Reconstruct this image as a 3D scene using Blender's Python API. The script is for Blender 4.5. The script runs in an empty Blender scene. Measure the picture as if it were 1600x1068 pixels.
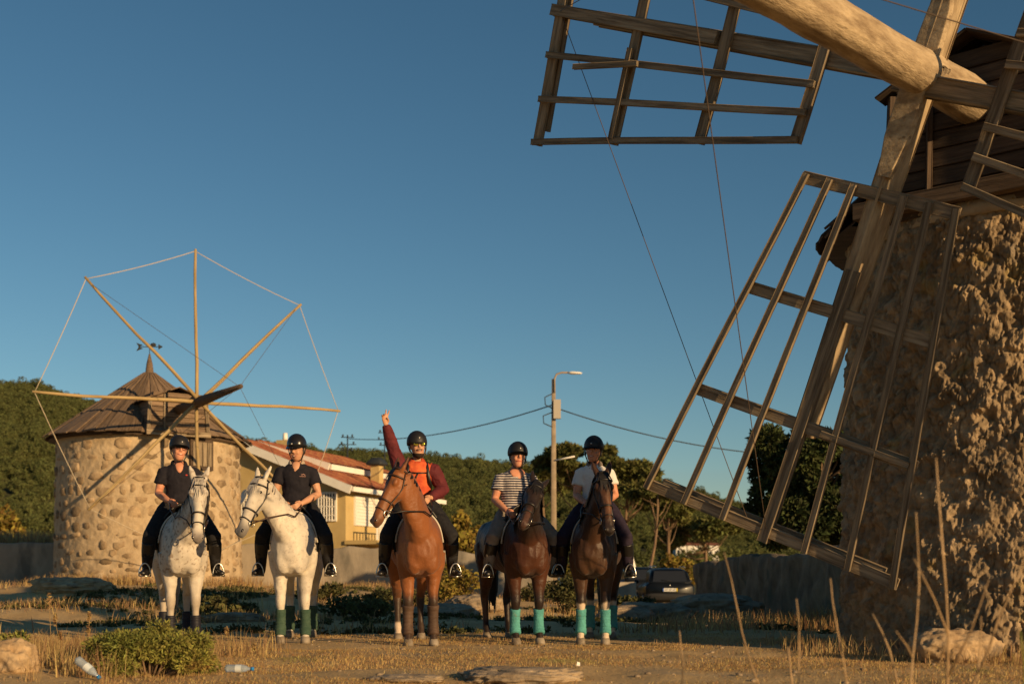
import bpy, bmesh, math, random
import numpy as np
from mathutils import Vector, Matrix, noise as mnoise

sc = bpy.context.scene
col = sc.collection
R = math.radians
rnd = random.Random(7)
RNG = np.random.default_rng(11)

# ------------------------------------------------------------------ camera, sky, sun, exposure
FPX, HZ, CAMH = 1900.0, 900.0, 0.8          # focal length in photo pixels, horizon row, eye height
cam = bpy.data.cameras.new('camera')
cam.sensor_width = 36.0
cam.lens = 36.0 * FPX / 1600.0
cam.shift_y = (HZ - 534.0) / 1600.0
cam.clip_end = 6000.0
cam.dof.use_dof = True
cam.dof.focus_distance = 14.2
cam.dof.aperture_fstop = 1.8
cam_o = bpy.data.objects.new('camera', cam)
cam_o.location = (0, 0, CAMH)
cam_o.rotation_euler = (R(90), 0, 0)
col.objects.link(cam_o)
sc.camera = cam_o

SUN_AZ, SUN_EL = 45.0, 13.0                  # degrees to the right of straight behind the camera, above the horizon
sun_dir = Vector((math.sin(R(SUN_AZ)) * math.cos(R(SUN_EL)), -math.cos(R(SUN_AZ)) * math.cos(R(SUN_EL)), math.sin(R(SUN_EL))))
world = bpy.data.worlds.new('World')
sc.world = world
world.use_nodes = True
wn = world.node_tree
sky = wn.nodes.new('ShaderNodeTexSky')
sky.sky_type = 'NISHITA'
sky.sun_disc = False
sky.sun_elevation = R(SUN_EL)
sky.sun_rotation = math.atan2(sun_dir.x, sun_dir.y)
sky.air_density = 1.0
sky.dust_density = 0.0
sky.ozone_density = 2.5
bg = wn.nodes['Background']
sgm = wn.nodes.new('ShaderNodeGamma'); sgm.inputs[1].default_value = 1.15
shs = wn.nodes.new('ShaderNodeHueSaturation'); shs.inputs['Saturation'].default_value = 1.06; shs.inputs['Hue'].default_value = 0.486
wn.links.new(sky.outputs[0], sgm.inputs[0]); wn.links.new(sgm.outputs[0], shs.inputs['Color'])
wn.links.new(shs.outputs[0], bg.inputs[0])
bg.inputs[1].default_value = 0.050
sun = bpy.data.lights.new('sun', 'SUN')
sun.energy = 5.0
sun.angle = R(0.5)
sun.color = (1.0, 0.67, 0.33)
sun_o = bpy.data.objects.new('sun', sun)
sun_o.rotation_euler = sun_dir.to_track_quat('Z', 'Y').to_euler()
sun_o.location = (20, -20, 20)
col.objects.link(sun_o)
vs = sc.view_settings
vs.view_transform = 'Standard'
vs.look = 'None'
vs.gamma = 1.0
vs.use_curve_mapping = False
vs.exposure = 0.2

def at(px, py, d):
    """photo pixel at a given distance -> point in the place"""
    return Vector(((px - 800.0) / FPX * d, d, CAMH + (HZ - py) / FPX * d))

def sstep(a, b, x):
    t = np.clip((np.asarray(x, float) - a) / (b - a), 0, 1)
    return t * t * (3 - 2 * t)

# ------------------------------------------------------------------ numpy noise
def vnoise(p, seed=0):
    """smooth value noise in -1..1 on an N x 3 array"""
    p = np.asarray(p, float)
    i = np.floor(p).astype(np.int64)
    f = p - i
    f = f * f * f * (f * (f * 6 - 15) + 10)
    def h(ix, iy, iz):
        n = (ix * 374761393 + iy * 668265263 + iz * 2147483647 + seed * 974711) & 0xffffffff
        n = ((n ^ (n >> 13)) * 1274126177) & 0xffffffff
        n = ((n ^ (n >> 16)) * 2246822519) & 0xffffffff
        return ((n ^ (n >> 15)) & 0xffffff) / float(0x7fffff) - 1.0
    r = 0
    for dx in (0, 1):
        for dy in (0, 1):
            for dz in (0, 1):
                w = (f[:, 0] if dx else 1 - f[:, 0]) * (f[:, 1] if dy else 1 - f[:, 1]) * (f[:, 2] if dz else 1 - f[:, 2])
                r = r + w * h(i[:, 0] + dx, i[:, 1] + dy, i[:, 2] + dz)
    return r

def fbm(p, octs=4, seed=0, gain=0.5):
    p = np.asarray(p, float)
    a, s, t = 1.0, 0, 0
    for o in range(octs):
        s = s + a * vnoise(p * (2.03 ** o) + o * 17.3, seed + o)
        t += a
        a *= gain
    return s / t

# ------------------------------------------------------------------ materials
def lin(c):
    return (c[0], c[1], c[2], 1.0)

MATS = {}
def mat(name, c1, c2=None, scale=4.0, rough=0.85, bump=0.0, bscale=None, stretch=(1, 1, 1), detail=6.0,
        spec=0.3, metal=0.0, island=0.0, rand=0.0, lo=0.35, hi=0.65, attr=None, trans=0.0, emit=None, sheen=0.0, coat=0.0, bdist=0.02, spots=None):
    m = bpy.data.materials.new(name)
    m.use_nodes = True
    nt = m.node_tree
    N, L = nt.nodes, nt.links
    b = N['Principled BSDF']
    b.inputs['Roughness'].default_value = rough
    b.inputs['Specular IOR Level'].default_value = spec
    b.inputs['Metallic'].default_value = metal
    b.inputs['Coat Weight'].default_value = coat
    b.inputs['Sheen Weight'].default_value = sheen
    b.inputs['Base Color'].default_value = lin(c1)
    tc = N.new('ShaderNodeTexCoord')
    mp = N.new('ShaderNodeMapping')
    mp.inputs['Scale'].default_value = stretch
    L.new(tc.outputs['Object'], mp.inputs['Vector'])
    oi = N.new('ShaderNodeObjectInfo')
    vecout = mp.outputs['Vector']
    if rand:
        ad = N.new('ShaderNodeVectorMath'); ad.operation = 'ADD'
        sc_ = N.new('ShaderNodeMath'); sc_.operation = 'MULTIPLY'; sc_.inputs[1].default_value = 53.0
        L.new(oi.outputs['Random'], sc_.inputs[0])
        L.new(vecout, ad.inputs[0]); L.new(sc_.outputs[0], ad.inputs[1])
        vecout = ad.outputs[0]
    base = None
    if attr:
        an = N.new('ShaderNodeAttribute'); an.attribute_name = attr
        base = an.outputs['Color']
    if c2 is not None:
        nz = N.new('ShaderNodeTexNoise')
        nz.inputs['Scale'].default_value = scale
        nz.inputs['Detail'].default_value = detail
        nz.inputs['Roughness'].default_value = 0.62
        L.new(vecout, nz.inputs['Vector'])
        rp = N.new('ShaderNodeValToRGB')
        rp.color_ramp.elements[0].position = lo
        rp.color_ramp.elements[1].position = hi
        rp.color_ramp.elements[0].color = lin(c1)
        rp.color_ramp.elements[1].color = lin(c2)
        L.new(nz.outputs['Fac'], rp.inputs['Fac'])
        if base is None:
            base = rp.outputs['Color']
        else:
            mx = N.new('ShaderNodeMix'); mx.data_type = 'RGBA'; mx.blend_type = 'MULTIPLY'
            mx.inputs['Factor'].default_value = 1.0
            L.new(base, mx.inputs[6]); L.new(rp.outputs['Color'], mx.inputs[7])
            base = mx.outputs[2]
    if spots:                                   # (scale, threshold, colour): lichen, stains, flecks
        n2 = N.new('ShaderNodeTexNoise'); n2.inputs['Scale'].default_value = spots[0]; n2.inputs['Detail'].default_value = 5
        L.new(vecout, n2.inputs['Vector'])
        r2 = N.new('ShaderNodeValToRGB')
        r2.color_ramp.elements[0].position = spots[1]; r2.color_ramp.elements[1].position = spots[1] + 0.08
        r2.color_ramp.elements[0].color = (0, 0, 0, 1); r2.color_ramp.elements[1].color = (1, 1, 1, 1)
        L.new(n2.outputs['Fac'], r2.inputs['Fac'])
        mx = N.new('ShaderNodeMix'); mx.data_type = 'RGBA'
        L.new(r2.outputs['Color'], mx.inputs['Factor'])
        if base is None:
            mx.inputs[6].default_value = lin(c1)
        else:
            L.new(base, mx.inputs[6])
        mx.inputs[7].default_value = lin(spots[2])
        base = mx.outputs[2]
    if island or rand:
        hs = N.new('ShaderNodeHueSaturation')
        mr = N.new('ShaderNodeMapRange')
        amt = island if island else rand
        mr.inputs['To Min'].default_value = 1.0 - amt
        mr.inputs['To Max'].default_value = 1.0 + amt
        if island:
            ge = N.new('ShaderNodeNewGeometry')
            L.new(ge.outputs['Random Per Island'], mr.inputs['Value'])
        else:
            L.new(oi.outputs['Random'], mr.inputs['Value'])
        L.new(mr.outputs[0], hs.inputs['Value'])
        if island:
            m2 = N.new('ShaderNodeMapRange')
            m2.inputs['To Min'].default_value = 0.5 - 0.035; m2.inputs['To Max'].default_value = 0.5 + 0.02
            L.new(ge.outputs['Random Per Island'], m2.inputs['Value']); L.new(m2.outputs[0], hs.inputs['Hue'])
        if base is None:
            hs.inputs['Color'].default_value = lin(c1)
        else:
            L.new(base, hs.inputs['Color'])
        base = hs.outputs['Color']
    if base is not None:
        L.new(base, b.inputs['Base Color'])
    if bump:
        nb = N.new('ShaderNodeTexNoise')
        nb.inputs['Scale'].default_value = bscale or scale * 3
        nb.inputs['Detail'].default_value = 6
        nb.inputs['Roughness'].default_value = 0.65
        L.new(vecout, nb.inputs['Vector'])
        bp = N.new('ShaderNodeBump')
        bp.inputs['Strength'].default_value = bump
        bp.inputs['Distance'].default_value = bdist
        L.new(nb.outputs['Fac'], bp.inputs['Height'])
        L.new(bp.outputs['Normal'], b.inputs['Normal'])
    if trans:                                   # thin leaves and grass let light through
        out = N['Material Output']
        tr = N.new('ShaderNodeBsdfTranslucent')
        if base is not None:
            L.new(base, tr.inputs['Color'])
        else:
            tr.inputs['Color'].default_value = lin(c1)
        ms = N.new('ShaderNodeMixShader'); ms.inputs[0].default_value = trans
        L.new(b.outputs[0], ms.inputs[1]); L.new(tr.outputs[0], ms.inputs[2])
        L.new(ms.outputs[0], out.inputs['Surface'])
    MATS[name] = m
    return m

M_wood = mat('weathered_sail_wood', (0.115, 0.085, 0.055), (0.34, 0.265, 0.175), 3.0, 0.8, 0.7, 9, stretch=(0.55, 9, 9), rand=0.18, spots=(2.2, 0.66, (0.09, 0.075, 0.05)))
M_log = mat('windshaft_wood', (0.24, 0.17, 0.10), (0.50, 0.385, 0.24), 2.6, 0.8, 1.0, 5, stretch=(0.9, 4.5, 4.5), spots=(2.6, 0.66, (0.20, 0.135, 0.07)))
M_pole = mat('sail_pole_wood', (0.26, 0.18, 0.08), (0.44, 0.32, 0.15), 3.0, 0.7, 0.2, 8, stretch=(0.5, 6, 6), rand=0.12)
M_roofwood = mat('roof_plank_wood', (0.105, 0.07, 0.045), (0.24, 0.165, 0.105), 3.0, 0.85, 0.5, 8, stretch=(0.6, 8, 8), rand=0.28)
M_darkwood = mat('dark_cap_wood', (0.045, 0.03, 0.022), (0.11, 0.075, 0.05), 3.0, 0.85, 0.5, 8, stretch=(0.6, 8, 8), rand=0.25)
M_stone_big = mat('rough_rubble_render', (0.62, 0.60, 0.58), (1.15, 1.12, 1.08), 7.0, 0.95, 1.0, 26, detail=9, lo=0.3, hi=0.7, bdist=0.03, attr='coat', spots=(2.3, 0.68, (0.15, 0.125, 0.085)))
M_mortar = mat('mill_mortar', (0.33, 0.245, 0.15), (0.53, 0.41, 0.265), 3.0, 0.95, 1.0, 14, lo=0.3, hi=0.7, spots=(1.4, 0.63, (0.34, 0.235, 0.13)))
M_stone = mat('mill_rubble_stone', (0.17, 0.115, 0.065), (0.42, 0.31, 0.19), 4.0, 0.95, 1.0, 16, rand=0.38, lo=0.3, hi=0.7)
M_conc = mat('old_concrete_wall', (0.22, 0.19, 0.15), (0.40, 0.34, 0.26), 1.2, 0.95, 0.6, 9, stretch=(1, 1, 0.45), lo=0.3, hi=0.7, spots=(0.9, 0.60, (0.15, 0.135, 0.11)))
M_rock = mat('granite_rock', (0.20, 0.15, 0.10), (0.40, 0.31, 0.21), 4.0, 0.95, 0.9, 18, rand=0.1, spots=(5, 0.62, (0.17, 0.15, 0.12)))
M_tanrock = mat('tan_rock', (0.30, 0.20, 0.11), (0.50, 0.36, 0.21), 5.0, 0.95, 1.0, 14, spots=(4, 0.6, (0.2, 0.15, 0.1)))
M_dry = mat('dry_grass', (0.30, 0.195, 0.08), (0.52, 0.37, 0.17), 0.8, 0.9, island=0.35, trans=0.3)
M_drygreen = mat('short_dry_grass', (0.40, 0.27, 0.105), (0.58, 0.40, 0.17), 0.35, 0.9, island=0.35, trans=0.3, spots=(0.7, 0.60, (0.30, 0.28, 0.09)))
M_gorse = mat('gorse_leaf', (0.13, 0.155, 0.035), (0.34, 0.31, 0.07), 2.2, 0.8, island=0.4, trans=0.25, spots=(3.5, 0.64, (0.30, 0.19, 0.06)))
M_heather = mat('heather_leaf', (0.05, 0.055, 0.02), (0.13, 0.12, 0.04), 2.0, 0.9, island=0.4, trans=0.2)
M_yellowbush = mat('yellowing_leaf', (0.16, 0.14, 0.025), (0.34, 0.24, 0.045), 1.2, 0.8, island=0.4, trans=0.3)
M_pine = mat('pine_needle', (0.06, 0.075, 0.02), (0.17, 0.165, 0.045), 0.5, 0.8, island=0.4, trans=0.15)
M_darkpine = mat('dark_conifer_needle', (0.025, 0.038, 0.012), (0.07, 0.085, 0.02), 0.6, 0.8, island=0.4, trans=0.1)
M_wood_hill = mat('hill_wood_leaf', (0.055, 0.072, 0.022), (0.14, 0.145, 0.045), 0.03, 0.9, island=0.45, trans=0.1)
M_bark = mat('pine_bark', (0.12, 0.08, 0.05), (0.26, 0.17, 0.10), 5.0, 0.95, 0.8, 14, stretch=(1, 1, 0.3), rand=0.15)
M_stalk = mat('dry_stalk', (0.30, 0.19, 0.09), (0.45, 0.31, 0.17), 6.0, 0.8, rand=0.15)
M_rope = mat('rope', (0.50, 0.42, 0.30), rough=0.9)
M_wire = mat('thin_wire', (0.10, 0.07, 0.05), rough=0.7)
M_cable = mat('black_cable', (0.03, 0.035, 0.04), rough=0.6)
M_black = mat('black_leather', (0.012, 0.010, 0.010), rough=0.45, spec=0.5)
M_brownl = mat('brown_leather', (0.045, 0.02, 0.010), rough=0.5, spec=0.5)
M_steel = mat('bright_steel', (0.62, 0.60, 0.56), rough=0.28, metal=1.0)
M_white = mat('white_paint', (0.74, 0.70, 0.62), (0.80, 0.77, 0.70), 3.0, 0.7)
# ------------------------------------------------------------------ mesh helpers
def link(o, parent=None):
    col.objects.link(o)
    if parent is not None:
        o.parent = parent
    return o

def tag(o, label, cat, group=None):
    o['label'] = label
    o['category'] = cat
    if group:
        o['group'] = group
    return o

def thing(name, loc, label, cat, group=None, rz=0.0):
    o = bpy.data.objects.new(name, None)
    o.empty_display_size = 0.2
    o.location = loc
    o.rotation_euler = (0, 0, rz)
    link(o)
    return tag(o, label, cat, group)

def smooth(me, on=True):
    me.polygons.foreach_set('use_smooth', [on] * len(me.polygons))

def np_mesh(name, v, f):
    """v: N x 3, f: M x k (k = 3 or 4)"""
    v = np.asarray(v, np.float32); f = np.asarray(f, np.int32)
    me = bpy.data.meshes.new(name)
    k = f.shape[1]
    me.vertices.add(len(v)); me.vertices.foreach_set('co', v.ravel())
    me.loops.add(f.size); me.loops.foreach_set('vertex_index', f.ravel())
    me.polygons.add(len(f))
    me.polygons.foreach_set('loop_start', np.arange(0, f.size, k, dtype=np.int32))
    me.polygons.foreach_set('loop_total', np.full(len(f), k, np.int32))
    me.update(calc_edges=True)
    return me

def np_obj(name, v, f, m, parent=None, sm=False):
    me = np_mesh(name, v, f)
    if sm:
        smooth(me)
    me.materials.append(m)
    return link(bpy.data.objects.new(name, me), parent)

def frame_from(d, up=(0, 0, 1)):
    d = Vector(d).normalized()
    u = Vector(up)
    if abs(d.dot(u.normalized())) > 0.98:
        u = Vector((0, 1, 0)) if abs(d.y) < 0.9 else Vector((1, 0, 0))
    lat = d.cross(u).normalized()
    return d, lat, lat.cross(d).normalized()

class MB:
    def __init__(self):
        self.v = []; self.f = []; self.mi = []
    def add(self, vs, fs, mi=0):
        n = len(self.v)
        self.v += [Vector(p) for p in vs]
        self.f += [tuple(i + n for i in q) for q in fs]
        self.mi += [mi] * len(fs)
    def loft(self, secs, n=16, cap=True, mi=0, closed=False):
        """secs: (centre, lateral, up, half width, half height[, power])"""
        vs = []
        for s in secs:
            c, la, up, hw, hh = s[:5]
            p = s[5] if len(s) > 5 else 1.0
            c, la, up = Vector(c), Vector(la), Vector(up)
            for i in range(n):
                t = 2 * math.pi * i / n
                a, b = math.cos(t), math.sin(t)
                if p != 1.0:
                    a = math.copysign(abs(a) ** p, a); b = math.copysign(abs(b) ** p, b)
                vs.append(c + la * (hw * a) + up * (hh * b))
        fs = []
        m = len(secs)
        for j in range(m if closed else m - 1):
            k = (j + 1) % m
            for i in range(n):
                fs.append((j * n + i, j * n + (i + 1) % n, k * n + (i + 1) % n, k * n + i))
        if cap and not closed:
            vs.append(Vector(secs[0][0])); vs.append(Vector(secs[-1][0]))
            a, b = len(vs) - 2, len(vs) - 1
            for i in range(n):
                fs.append((a, (i + 1) % n, i))
                fs.append((b, (m - 1) * n + i, (m - 1) * n + (i + 1) % n))
        self.add(vs, fs, mi)
    def tube(self, pts, radii, n=10, cap=True, closed=False, flat=1.0, up=(0, 0, 1), mi=0):
        pts = [Vector(p) for p in pts]
        if not hasattr(radii, '__len__'):
            radii = [radii] * len(pts)
        secs = []
        m = len(pts)
        _, lat, upv = frame_from(pts[1] - pts[0], up)
        for i, p in enumerate(pts):
            if closed:
                d = pts[(i + 1) % m] - pts[i - 1]
            else:
                d = pts[min(i + 1, m - 1)] - pts[max(i - 1, 0)]
            d.normalize()
            lat = (lat - d * lat.dot(d))
            if lat.length < 1e-6:
                _, lat, upv = frame_from(d, up)
            lat.normalize()
            upv = lat.cross(d)
            secs.append((p, lat, upv, radii[i], radii[i] * flat))
        self.loft(secs, n, cap, mi, closed)
    def box(self, c, size, rot=None, mi=0):
        c = Vector(c); hx, hy, hz = [s / 2 for s in size]
        M = rot or Matrix.Identity(3)
        vs = [c + M @ Vector((x, y, z)) for x in (-hx, hx) for y in (-hy, hy) for z in (-hz, hz)]
        self.add(vs, [(0, 1, 3, 2), (4, 6, 7, 5), (0, 4, 5, 1), (2, 3, 7, 6), (0, 2, 6, 4), (1, 5, 7, 3)], mi)
    def ball(self, c, r, n=12, axes=None, mi=0):
        c = Vector(c)
        if not hasattr(r, '__len__'):
            r = (r, r, r)
        X, Y, Z = axes or (Vector((1, 0, 0)), Vector((0, 1, 0)), Vector((0, 0, 1)))
        k = max(4, n // 2)
        secs = []
        for j in range(k + 1):
            a = -math.pi / 2 + math.pi * j / k
            s = max(0.02, math.cos(a))
            secs.append((c + Z * (r[2] * math.sin(a)), X, Y, r[0] * s, r[1] * s))
        self.loft(secs, n, True, mi)
    def mesh(self, name, sm=True, fix=True):
        me = bpy.data.meshes.new(name)
        me.from_pydata([tuple(p) for p in self.v], [], self.f)
        if fix and len(self.f) < 60000:
            b = bmesh.new(); b.from_mesh(me)
            bmesh.ops.recalc_face_normals(b, faces=b.faces)
            b.to_mesh(me); b.free()
        if any(self.mi):
            me.polygons.foreach_set('material_index', self.mi)
        smooth(me, sm)
        return me
    def build(self, name, m, parent=None, sm=True, off=None):
        if off is not None:
            o = Vector(off)
            self.v = [p - o for p in self.v]
        me = self.mesh(name, sm)
        for q in (m if isinstance(m, (list, tuple)) else [m]):
            me.materials.append(q)
        return link(bpy.data.objects.new(name, me), parent)

def remesh(mb, voxel, it=4, name='body', fac=0.5):
    me = bpy.data.meshes.new('tmp')
    me.from_pydata([tuple(p) for p in mb.v], [], mb.f)
    b = bmesh.new(); b.from_mesh(me)
    bmesh.ops.recalc_face_normals(b, faces=b.faces)
    b.to_mesh(me); b.free()
    ob = bpy.data.objects.new('tmp', me)
    col.objects.link(ob)
    md = ob.modifiers.new('r', 'REMESH'); md.mode = 'VOXEL'; md.voxel_size = voxel; md.use_smooth_shade = True
    if it:
        ms = ob.modifiers.new('s', 'SMOOTH'); ms.factor = fac; ms.iterations = it
    dg = bpy.context.evaluated_depsgraph_get()
    out = bpy.data.meshes.new_from_object(ob.evaluated_get(dg))
    out.name = name
    bpy.data.objects.remove(ob); bpy.data.meshes.remove(me)
    smooth(out)
    return out

def me_obj(name, me, m, parent=None):
    me.materials.clear()
    for q in (m if isinstance(m, (list, tuple)) else [m]):
        me.materials.append(q)
    return link(bpy.data.objects.new(name, me), parent)

def beam(name, p0, p1, w, h, m, parent=None, up=(0, 0, 1), bev=0.006, taper=1.0, warp=0.0):
    """a squared timber from p0 to p1 with its own axes (x runs along it), in the parent's coordinates"""
    p0, p1 = Vector(p0), Vector(p1)
    d, lat, u = frame_from(p1 - p0, up)
    L = (p1 - p0).length
    ns = 7 if warp else 2
    vs, fs = [], []
    for i in range(ns):
        t = i / (ns - 1)
        s = 1 + (taper - 1) * t
        oy = warp * math.sin(t * math.pi) * rnd.uniform(0.6, 1.2)
        oz = warp * math.sin(t * 5 + 1) * 0.4
        hw, hh = w * s / 2, h * s / 2
        for (a, b) in ((-1, -1), (1, -1), (1, 1), (-1, 1)):
            for (ca, cb) in (((-a) * bev, 0), (0, (-b) * bev)) if (a * b > 0) else ((0, (-b) * bev), ((-a) * bev, 0)):
                vs.append((t * L, a * hw + ca + oy, b * hh + cb + oz))
    n = 8
    for i in range(ns - 1):
        for k in range(n):
            fs.append((i * n + k, i * n + (k + 1) % n, (i + 1) * n + (k + 1) % n, (i + 1) * n + k))
    fs.append(tuple(range(n - 1, -1, -1)))
    fs.append(tuple((ns - 1) * n + k for k in range(n)))
    me = bpy.data.meshes.new(name)
    me.from_pydata(vs, [], fs)
    b = bmesh.new(); b.from_mesh(me); bmesh.ops.recalc_face_normals(b, faces=b.faces); b.to_mesh(me); b.free()
    me.materials.append(m)
    o = link(bpy.data.objects.new(name, me), parent)
    M = Matrix((d, lat, u)).transposed().to_4x4()
    M.translation = p0
    o.matrix_basis = M
    return o

def sub(o, parent):
    """hang a piece given in the thing's coordinates under one of the thing's parts"""
    o.matrix_basis = parent.matrix_basis.inverted() @ o.matrix_basis
    o.parent = parent
    return o

def rope(name, p0, p1, r, m, parent, sag=0.0, n=9, seg=5):
    p0, p1 = Vector(p0), Vector(p1)
    pts = []
    for i in range(n):
        t = i / (n - 1)
        p = p0.lerp(p1, t); p.z -= sag * 4 * t * (1 - t)
        pts.append(p)
    mb = MB(); mb.tube(pts, r, seg)
    return mb.build(name, m, parent)

def leaf_cloud(n, cen, rad, size, elong=1.0, shell=0.55, rng=RNG, radial=0.0, droop=0.0):
    cen = np.asarray(cen, float); rad = np.asarray(rad, float)
    w = (rad.prod(1)) ** (2 / 3); w /= w.sum()
    idx = rng.choice(len(cen), n, p=w)
    u = rng.normal(size=(n, 3)); u /= np.linalg.norm(u, axis=1)[:, None]
    r = rng.uniform(shell, 1.0, n) ** 0.7
    p = cen[idx] + u * rad[idx] * r[:, None]
    t = rng.normal(size=(n, 3)); t /= np.linalg.norm(t, axis=1)[:, None]
    t = t * (1 - radial) + u * radial + np.array([0, 0, -droop])
    t /= np.linalg.norm(t, axis=1)[:, None]
    q = np.cross(t, rng.normal(size=(n, 3)) + u * 0.4); q /= np.linalg.norm(q, axis=1)[:, None] + 1e-9
    s = size * rng.uniform(0.6, 1.35, n)[:, None]
    a, b = t * s * elong * 0.5, q * s * 0.5
    v = np.stack([p - a - b * 0.6, p + b * 0.9 - a * 0.1, p + a + b * 0.1, p - b * 0.8 + a * 0.2], 1).reshape(-1, 3)
    return v, np.arange(4 * n).reshape(-1, 4)

def blades(pos, h, w, lean, rng=RNG, segs=2):
    """grass blades: pos N x 3, h N"""
    n = len(pos)
    ang = rng.uniform(0, 2 * math.pi, n)
    d = np.stack([np.cos(ang), np.sin(ang), np.zeros(n)], 1)
    la = rng.uniform(0.1, 1.0, n)[:, None] * lean
    wd = np.stack([-np.sin(ang + 0.7), np.cos(ang + 0.7), np.zeros(n)], 1) * (w * rng.uniform(0.6, 1.3, n))[:, None]
    hh = h[:, None]
    up = np.array([0, 0, 1.0])
    b0, b1 = pos - wd, pos + wd
    m = pos + up * hh * 0.55 + d * la * hh * 0.3
    m0, m1 = m - wd * 0.8, m + wd * 0.8
    tip = pos + up * hh + d * la * hh
    t0, t1 = tip - wd * 0.15, tip + wd * 0.15
    v = np.stack([b0, b1, m1, m0, t1, t0], 1).reshape(-1, 3)
    k = np.arange(n)[:, None] * 6
    f = np.concatenate([k + np.array([0, 1, 2, 3]), k + np.array([3, 2, 4, 5])])
    return v, f

# ------------------------------------------------------------------ terrain
def gz(x, y):
    x = np.asarray(x, float); y = np.asarray(y, float)
    sh = np.broadcast(x, y).shape
    x = np.broadcast_to(x, sh); y = np.broadcast_to(y, sh)
    p = np.stack([x.ravel(), y.ravel(), np.zeros(x.size)], 1)
    z = 0.45 * sstep(19, 33, y) * sstep(3.5, -5, x) - 0.30 * sstep(19, 38, y) * sstep(0.5, 5, x)
    n1 = vnoise(p * 0.55, 3).reshape(sh); n2 = fbm(p * 2.3, 3, 5).reshape(sh)
    z = z + n1 * (0.03 + 0.09 * sstep(17, 24, y)) + n2 * 0.030
    z = z * 1.0
    flat = np.exp(-(((y - 15.0) / 1.6) ** 2)) * sstep(9, 6, np.abs(x + 1.5))       # trampled strip where the horses stand
    z = z * (1 - 0.85 * flat)
    z = z + 0.10 * sstep(-2.6, -4.2, x) * sstep(11.5, 9.5, y)                      # low bank at the left front
    z = z - 1.0 * sstep(60, 110, y)
    return z

def g1(x, y):
    return float(gz(np.array([x]), np.array([y]))[0])

def axis(knots):
    out = []
    for a, b, s in knots:
        out += list(np.arange(a, b, s))
    return np.array(out + [knots[-1][1]], float)

xs = axis([(-2500, -600, 300), (-600, -100, 50), (-100, -30, 5), (-30, -12, 0.6), (-12, 10, 0.11), (10, 30, 0.7), (30, 100, 5), (100, 600, 50), (600, 2500, 300)])
ys = axis([(-200, -20, 20), (-20, 4, 1.5), (4, 18, 0.11), (18, 42, 0.25), (42, 120, 3), (120, 600, 40), (600, 4000, 300)])
X, Y = np.meshgrid(xs, ys)
Z = gz(X, Y)
nx, ny = len(xs), len(ys)
ii = np.arange(nx * ny).reshape(ny, nx)
gf = np.stack([ii[:-1, :-1], ii[:-1, 1:], ii[1:, 1:], ii[1:, :-1]], -1).reshape(-1, 4)
M_ground = mat('dry_earth', (0.38, 0.25, 0.11), (0.60, 0.42, 0.20), 0.9, 0.97, 1.0, 18, detail=10, lo=0.3, hi=0.7, spots=(0.55, 0.62, (0.33, 0.26, 0.17)))
ground = np_obj('ground', np.stack([X, Y, Z], -1).reshape(-1, 3), gf, M_ground, None, True)
ground['kind'] = 'structure'

# wooded hill behind everything: skyline read along the horizon, the foot at about 110 m
sky_px = [-700, -300, 0, 60, 110, 160, 330, 400, 500, 640, 760, 860, 960, 1040, 1100, 1170, 1250, 1400, 1700, 2300]
sky_py = [540, 560, 590, 594, 610, 626, 664, 683, 695, 701, 713, 724, 735, 752, 762, 785, 806, 820, 815, 800]
HD, HF = 430.0, 150.0
def hill_top(px):
    return (HZ - np.interp(px, sky_px, sky_py)) / FPX * HD + CAMH - 5.0
def hill_z(x, y):
    px = 800 + x / y * FPX
    top = hill_top(px)
    t = np.clip((y - HF) / (HD - HF), 0, 1)
    p = np.stack([x.ravel(), y.ravel(), 0 * x.ravel()], 1)
    n = vnoise(p * 0.018, 9).reshape(x.shape) * 4.0 + vnoise(p * 0.05, 10).reshape(x.shape) * 1.5
    return -1.5 + t ** 1.05 * (top + 1.5) + n * np.sin(t * math.pi) ** .7
ax = np.linspace(-0.85, 0.85, 150)
dy = np.linspace(HF - 2, 500, 80)
AX, DY = np.meshgrid(ax, dy)
HX = AX * DY
HZz = hill_z(HX, DY)
ii = np.arange(AX.size).reshape(AX.shape)
hf = np.stack([ii[:-1, :-1], ii[:-1, 1:], ii[1:, 1:], ii[1:, :-1]], -1).reshape(-1, 4)
M_hill = mat('hill_undergrowth', (0.04, 0.045, 0.015), (0.11, 0.095, 0.035), 0.06, 0.95)
hill = np_obj('hill', np.stack([HX, DY, HZz], -1).reshape(-1, 3), hf, M_hill, None, True)
hill['kind'] = 'structure'

# its trees: too many to count, one mass of instanced crowns
def crown_template(seed):
    r = np.random.default_rng(seed)
    k = 9
    cen = r.normal(size=(k, 3)) * np.array([0.42, 0.42, 0.34]); cen[0] = 0
    rad = np.full((k, 3), 0.46) * r.uniform(0.6, 1.1, (k, 1)); rad[:, 2] *= 0.9
    v, f = leaf_cloud(760, cen, rad, 0.125, 1.4, 0.7, r)
    o = bpy.data.objects.new('crown_shape', np_mesh('crown_shape', v, f))
    o.data.materials.append(M_wood_hill)
    return o
tree_set = bpy.data.collections.new('crown_shapes')
for s in range(8):
    tree_set.objects.link(crown_template(s))
NT = 17000
ta = RNG.uniform(-0.5, 0.5, NT * 2); td = HF + 4 + (HD - HF) * np.sqrt(RNG.uniform(0, 1, NT * 2))
keep = RNG.uniform(0, 1, NT * 2) < np.where(ta < 0.05, 0.62, 0.42)
ta, td = ta[keep][:NT], td[keep][:NT]
tx = ta * td
tz = hill_z(tx, td)
th_ = RNG.uniform(1.1, 2.5, len(tx)) * np.interp(td, [HF, HD], [.8, 1.15]) * np.where(RNG.uniform(0, 1, len(tx)) < 0.06, 1.35, 1.0)
wm = bpy.data.meshes.new('hillside_wood')
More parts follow.
